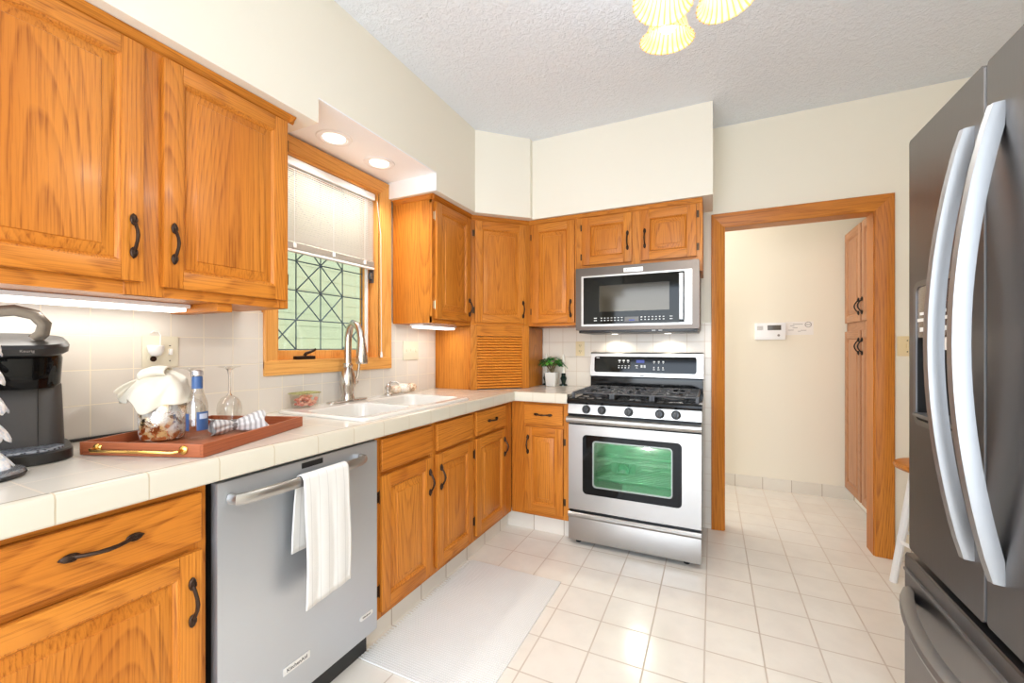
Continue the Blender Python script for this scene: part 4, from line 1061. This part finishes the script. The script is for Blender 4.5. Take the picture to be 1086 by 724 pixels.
bt = thing('tonic_bottle', 'small clear glass bottle with blue labels on the wooden tray', 'bottle', T(.184, .186, TZ))
obj('glass', MB().lathe([(0, .003), (.024, 0), (.0285, .004), (.029, .10), (.0265, .118), (.018, .145), (.0135, .165), (.0125, .20), (.0145, .202), (.0145, .212), (.012, .214), (0, .214)], seg=32), THINGL, bt)
BLUE = plain('blue_label', (52, 84, 132), .4)
def arc(r, z0_, z1_, a0_, a1_):
    return MB().grid(lambda u, v: Vector((r*math.cos(a0_+(a1_-a0_)*u), r*math.sin(a0_+(a1_-a0_)*u), z0_+(z1_-z0_)*v)), 18, 4)
lb = obj('body_label', arc(.0297, .030, .088, -.55, .75), BLUE, bt)
obj('label_panel', arc(.0301, .066, .082, -.3, .5), plain('label_pale', (186, 196, 214), .4), lb)
obj('back_label', arc(.0297, .030, .084, -2.2, -1.25), BLUE, bt)
obj('neck_label', MB().lathe([(.0150, .160), (.0145, .162), (.0142, .196), (.0138, .198)], seg=28, close=False), BLUE, bt)
obj('cap', MB().lathe([(.0150, .202), (.0155, .205), (.0150, .215), (.010, .218), (0, .2185)], seg=24), plain('cap_silver', (200, 200, 204), .3, .8), bt)
def wine_glass(label, pos):
    t = thing('wine_glass', label, 'wine glass', pos)
    obj('bowl', MB().lathe([(.028, 0), (.033, .02), (.0385, .045), (.040, .062), (.037, .085), (.026, .104), (.010, .114), (0, .116)], seg=36, close=False), THINGL, t)
    obj('stem', MB().lathe([(.009, .113), (.0045, .122), (.0035, .15), (.0035, .185), (.007, .205), (.012, .212)], seg=16, close=False), GLASS, t)
    obj('foot', MB().lathe([(.008, .207), (.018, .2145), (.034, .2175), (.036, .2185), (.036, .2195), (0, .2195)], seg=36), THINGL, t)
wine_glass('upside-down wine glass standing directly behind the blue-labelled bottle', T(.066, .298, TZ))
wine_glass('upside-down wine glass behind the grey rolled napkin', T(.125, .395, TZ))
def roll_mat():
    t = NT('grey_striped_napkin'); o = t.obj(); w = t.node('ShaderNodeTexWave', bands_direction='X'); w.inputs['Scale'].default_value = 22; t.link(o, w.inputs[0])
    t.link(t.mix(t.ramp(w.outputs['Fac'], [(.35, (0, 0, 0, 1)), (.5, (1, 1, 1, 1))]), rgba((160, 155, 152)), rgba((206, 202, 200))), t.p.inputs['Base Color'])
    t.set(Roughness=.9); t.bump(t.noise(o, 500, 2), .3, .002); return t.m
RM = roll_mat()
rn = thing('rolled_napkin', 'grey and white striped napkin rolled in a ring on the wooden tray', 'napkin', T(.232, .300, TZ), TR+.9)
def rollf(u, v):
    a = 2*PI*u; x = -.075+.15*v; k = abs(v-.42)
    r = .016+.030*min(1, k*1.9)*(1 if v > .42 else .85)
    r *= 1+.13*math.sin(a*3+v*4)+.06*math.sin(a*7+v*9)
    return Vector((x+.006*math.sin(a*4)*k*2, r*1.15*math.cos(a), max(.0015, .026+r*.78*math.sin(a))))
solid(obj('cloth', MB().grid(rollf, 48, 26, closed_u=True), RM, rn, ang=3), .002)
obj('napkin_ring', MB().grid(lambda u, v: Vector((-.013+.016*(v-.5), .0205*math.cos(2*PI*u), .026+.0185*math.sin(2*PI*u))), 30, 4, closed_u=True), plain('ring_grey', (108, 100, 96), .6), rn)

# ------------------------------------------------------------------ coffee maker and the white tree
cf = thing('coffee_maker', 'black single-cup coffee maker with its lid tilted open on the counter', 'coffee maker', (-1.0, -1.862, CT+.001), PI/2-.25)
def rl(x0, x1, y0, y1, r, zs):  # rounded column from list of (z, inset)
    return loft([[(x, y, z) for x, y in rrect(x0+i, x1-i, y0+i, y1-i, max(r-i, .004), 8)] for z, i in zs])
def capd(lo): 
    bmesh.ops.recalc_face_normals(lo, faces=lo.faces); return lo
m = MB().merge(capd(rl(-.105, .105, -.120, .14, .075, [(0, .004), (0.002, 0), (.026, 0), (.030, .004)])))
obj('base', m, BLACKP, cf)
m = MB().merge(capd(rl(-.088, .088, -.105, -.01, .05, [(.028, 0), (.035, .001), (.036, .004)])))
t = NT('drip_grate'); v = t.node('ShaderNodeTexVoronoi'); v.inputs['Scale'].default_value = 130; t.link(t.obj(), v.inputs[0])
t.link(t.ramp(v.outputs['Distance'], [(.25, rgba((40, 44, 52))), (.5, rgba((150, 156, 168)))]), t.p.inputs['Base Color']); t.set(Roughness=.35, Metallic=.5)
obj('drip_tray', m, t.m, cf)
m = MB().merge(capd(rl(-.092, .092, -.035, .14, .035, [(.028, 0), (.195, 0.006), (.205, .010)])))
bdy = obj('body', m, GUNM, cf)
obj('seam', MB().box(.040, .0415, -.0355, -.030, .035, .195), DARK, bdy)
m = MB().merge(capd(rl(-.088, .088, -.075, .14, .07, [(.190, .010), (.200, .004), (.270, 0), (.280, .003), (.284, .012)])))
obj('brew_head', m, BLACKG, cf)
m = MB().merge(capd(rl(-.100, .100, -.110, .125, .085, [(0, .010), (.006, .002), (.022, 0), (.031, .008), (.034, .03)])))
lid = obj('lid', m, BLACKP, cf, (0, .005, .288), rot=(.16, 0, 0))
lettering(lid, 'Keurig', .0095, GREYP, (.02, -.1115, .018), (PI/2, 0, 0))
obj('needle_holder', MB().lathe([(.022, 0), (.026, .02), (.03, .03)], (0, -.03, -.018), 18), CHROME, lid)
hd = MB(); pts = [(-.098, -.06, .0), (-.094, -.05, .04), (-.080, -.04, .075), (-.045, -.035, .104), (.0, -.035, .112), (.035, -.035, .102), (.052, -.035, .078), (.048, -.035, .052), (.034, -.035, .036)]
hd.tube(pts, .0085, 12, flat=(1.7, .62))
obj('handle', hd, plain('handle_taupe', (128, 118, 108), .25, .6), lid, (0, 0, 0), label='arched grey handle')
wtre = thing('tabletop_tree', 'white tiered leaf ornament on a black disc base at the left edge', 'ornament', (-.83, -1.970, CT+.001))
obj('disc_base', MB().lathe([(0, 0), (.078, 0), (.082, .006), (.080, .010)], seg=40), BLACKP, wtre)
obj('disc_edge', MB().lathe([(.080, .010), (.077, .016), (.068, .020), (.060, .021), (0, .021)], seg=40), plain('disc_silver', (150, 154, 160), .25, .7), wtre)
t = NT('frosted_white_leaf'); o = t.obj(); t.link(t.mix(t.ramp(t.noise(o, 90, 3), [(.45, (0, 0, 0, 1)), (.62, (1, 1, 1, 1))]), rgba((244, 241, 240)), rgba((206, 214, 226))), t.p.inputs['Base Color']); t.set(Roughness=.45)
LEAFW = t.m
obj('stem', MB().tube([(0, 0, .02), (0, 0, .36)], .007, 10), CHROME, wtre)
for tier in range(5):
    zt_ = .078+tier*.066; rt = .053-.005*tier; g_ = MB()
    for k in range(9):
        a = 2*PI*k/9+tier*.35
        def leaf(u, v):
            w = .021*(min(1, v*2.2)**.6)*math.sqrt(max(0, 1-max(0, (v-.6)/.4)**2))*(u-.5)*2
            r = .01+rt*v**.8; z = zt_-.060*v**1.3-.006*(u-.5)**2*4
            return Vector((r*math.cos(a)-w*math.sin(a), r*math.sin(a)+w*math.cos(a), z))
        g_.grid(leaf, 7, 11)
    solid(obj('leaf_tier', g_, LEAFW, wtre, ang=3), .0025)
cb = MB().tube([(XW+.019, -1.79, CT+.0055), (XW+.017, -1.70, CT+.0055), (XW+.018, -1.60, CT+.0055), (XW+.017, -1.50, CT+.0055), (XW+.02, -1.44, CT+.0055)], .0045, 8)
tag(obj('power_cord', cb, BLACKP), 'black power cord lying along the tile splashback behind the tray', 'cord')

# ------------------------------------------------------------------ by the sink: tub, dish of shells
tb = thing('plastic_tub', 'clear plastic tub of pink pieces with a yellow-green lid left of the faucet', 'container', (-1.09, -.93, CT+.0015))
tb.location = (-1.1, -.905, CT+.0145)
obj('tub', MB().merge(loft([R3(-.036, .036, -.05, .05, .0, .014), R3(-.043, .043, -.058, .058, .064, .016)])), THINPL, tb)
obj('lid', MB().merge(loft([R3(-.047, .047, -.062, .062, .064, .016), R3(-.047, .047, -.062, .062, .068, .016), R3(-.042, .042, -.057, .057, .0695, .016)])), clear_pane('lid_yellow', (236, 238, 190), (235, 240, 190), .45, .2), tb, label='yellow-green lid')
PINK = [plain('pink_piece', (232, 152, 128), .5), plain('pale_pink_piece', (240, 176, 150), .5), plain('deep_pink_piece', (224, 128, 110), .5)]
pk = MB()
rr = random.Random(5)
for k in range(84):
    z = .009+.042*(k/84); w = .030+.004*(k/60)
    pk.ball((rr.uniform(-w, w)*.88, rr.uniform(-w-.014, w+.014)*.9, z), rr.uniform(.0075, .0095), (1.15, .85, .8), k % 3, 1, Matrix.Rotation(rr.uniform(0, 3), 4, 'Z'))
po = obj('pink_pieces', pk, PINK, tb); po['kind'] = 'stuff'
SH = []
for nm, c, c2 in (('shell_tan', (206, 176, 146), (236, 222, 206)), ('shell_white', (240, 232, 222), (210, 190, 168)), ('shell_brown', (172, 136, 104), (228, 208, 184))):
    t = NT(nm); t.link(t.mix(t.ramp(t.noise(t.obj(), 110, 3), [(.42, (0, 0, 0, 1)), (.6, (1, 1, 1, 1))]), rgba(c), rgba(c2)), t.p.inputs['Base Color']); t.set(Roughness=.4); SH.append(t.m)
for (x, y, r, mi, lb_) in ((-1.10, -.262, .029, 0, 'tan shell next to the soap dispenser'), (-1.085, -.205, .034, 1, 'large white shell in front of the row behind the sink'), (-1.105, -.155, .025, 1, 'small white shell in the middle of the row behind the sink'), (-1.105, -.108, .031, 2, 'brown shell at the right end of the row behind the sink')):
    inr = (y < -.21)
    def shell(u, v):
        a = 2*PI*u; b = PI*v
        q = 1+.07*math.sin(a*9)*math.sin(b)
        return Vector((r*q*math.sin(b)*math.cos(a), r*1.15*q*math.sin(b)*math.sin(a), r*.85*math.cos(b)*(1+.2*math.sin(a*2)*math.sin(b))))
    so = obj('sea_shell', MB().grid(shell, 40, 14, closed_u=True), SH[mi], None, (x, y, (CT+.0135 if y < -.195 else CT+.0135)+r*.86), ang=2)
    tag(so, lb_, 'shell')

# ------------------------------------------------------------------ plant and candles
pl = thing('potted_plant', 'small leafy green plant in a white pot left of the stove', 'plant', (-.452, .757, CT+.001))
obj('pot', MB().merge(capd(loft([[(x, y, z) for x, y in rrect(-w, w, -w, w, .012, 4)] for z, w in ((.0, .036), (.003, .038), (.105, .046), (.106, .042), (.09, .041))]))), PORC, pl)
obj('soil', MB().box(-.040, .040, -.040, .040, .085, .092), plain('soil', (60, 44, 34), .95), pl)
LEAFS = [plain('leaf_green', (52, 128, 44), .4), plain('leaf_light', (96, 164, 62), .4), plain('leaf_dark', (30, 92, 36), .45)]
rl_ = random.Random(11); fo = MB(); sm = MB()
for k in range(120):
    th = rl_.uniform(0, 2*PI); ph = rl_.uniform(.05, 1.5); R = rl_.uniform(.07, .108)
    p = Vector((R*math.sin(ph)*math.cos(th)*1.02, R*math.sin(ph)*math.sin(th)*.74, .145+R*.72*math.cos(ph)))
    d = Vector((math.cos(th), math.sin(th), rl_.uniform(-.9, .35))).normalized(); sz = rl_.uniform(.024, .036)
    side = d.cross(Vector((0, 0, 1))).normalized(); nrm = side.cross(d)
    def lf(u, v):
        w = (u-.5)*2*sz*.46*math.sin(PI*min(1, .1+.9*v))
        return p+d*(sz*(v-.3))+side*w+nrm*(abs(u-.5)*sz*.25-.15*sz*v*v)
    fo.grid(lf, 5, 6, k % 3)
    if k % 6 == 0: sm.tube([(rl_.uniform(-.012, .012), rl_.uniform(-.012, .012), .09), (p.x*.5, p.y*.5, .09+(p.z-.09)*.7), tuple(p)], [.003, .002, .001], 5)
obj('foliage', fo, LEAFS, pl, ang=3); obj('stems', sm, plain('stem_brown', (110, 92, 58), .7), pl)
for x, y, lb_ in ((-.526, .836, 'white candle in a dark green holder behind the plant, beside the oak garage'), (-.384, .836, 'white candle in a dark green holder behind the plant, on the outlet side')):
    cn = thing('candlestick', lb_, 'candlestick', (x, y, CT+.001))
    obj('holder', MB().lathe([(.030, 0), (.030, .008), (.014, .016), (.018, .035), (.026, .055), (.016, .075), (.018, .090), (.014, .096), (0, .096)], seg=24), plain('holder_green', (28, 44, 36), .12), cn)
    obj('candle', MB().lathe([(.0095, .09), (.0095, .225), (.004, .240), (.0, .255)], seg=16), plain('candle_wax', (244, 238, 224), .5), cn)

# repeats that belong together
for o in COL.objects:
    if o.parent is None and 'label' in o:
        base = o.name.split('.')[0]
        g = {'wall_cabinet': 'oak wall cabinets', 'base_cabinet': 'oak base cabinets', 'wine_glass': 'wine glasses on the tray', 'sea_shell': 'shells behind the sink',
             'candlestick': 'candles behind the plant', 'recessed_light': 'recessed lights over the window', 'under_cabinet_light': 'under-cabinet strip lights',
             'outlet_plate': 'outlets on the tile', 'switch_plate': 'light switch plates'}.get(base)
        if g: o['group'] = g
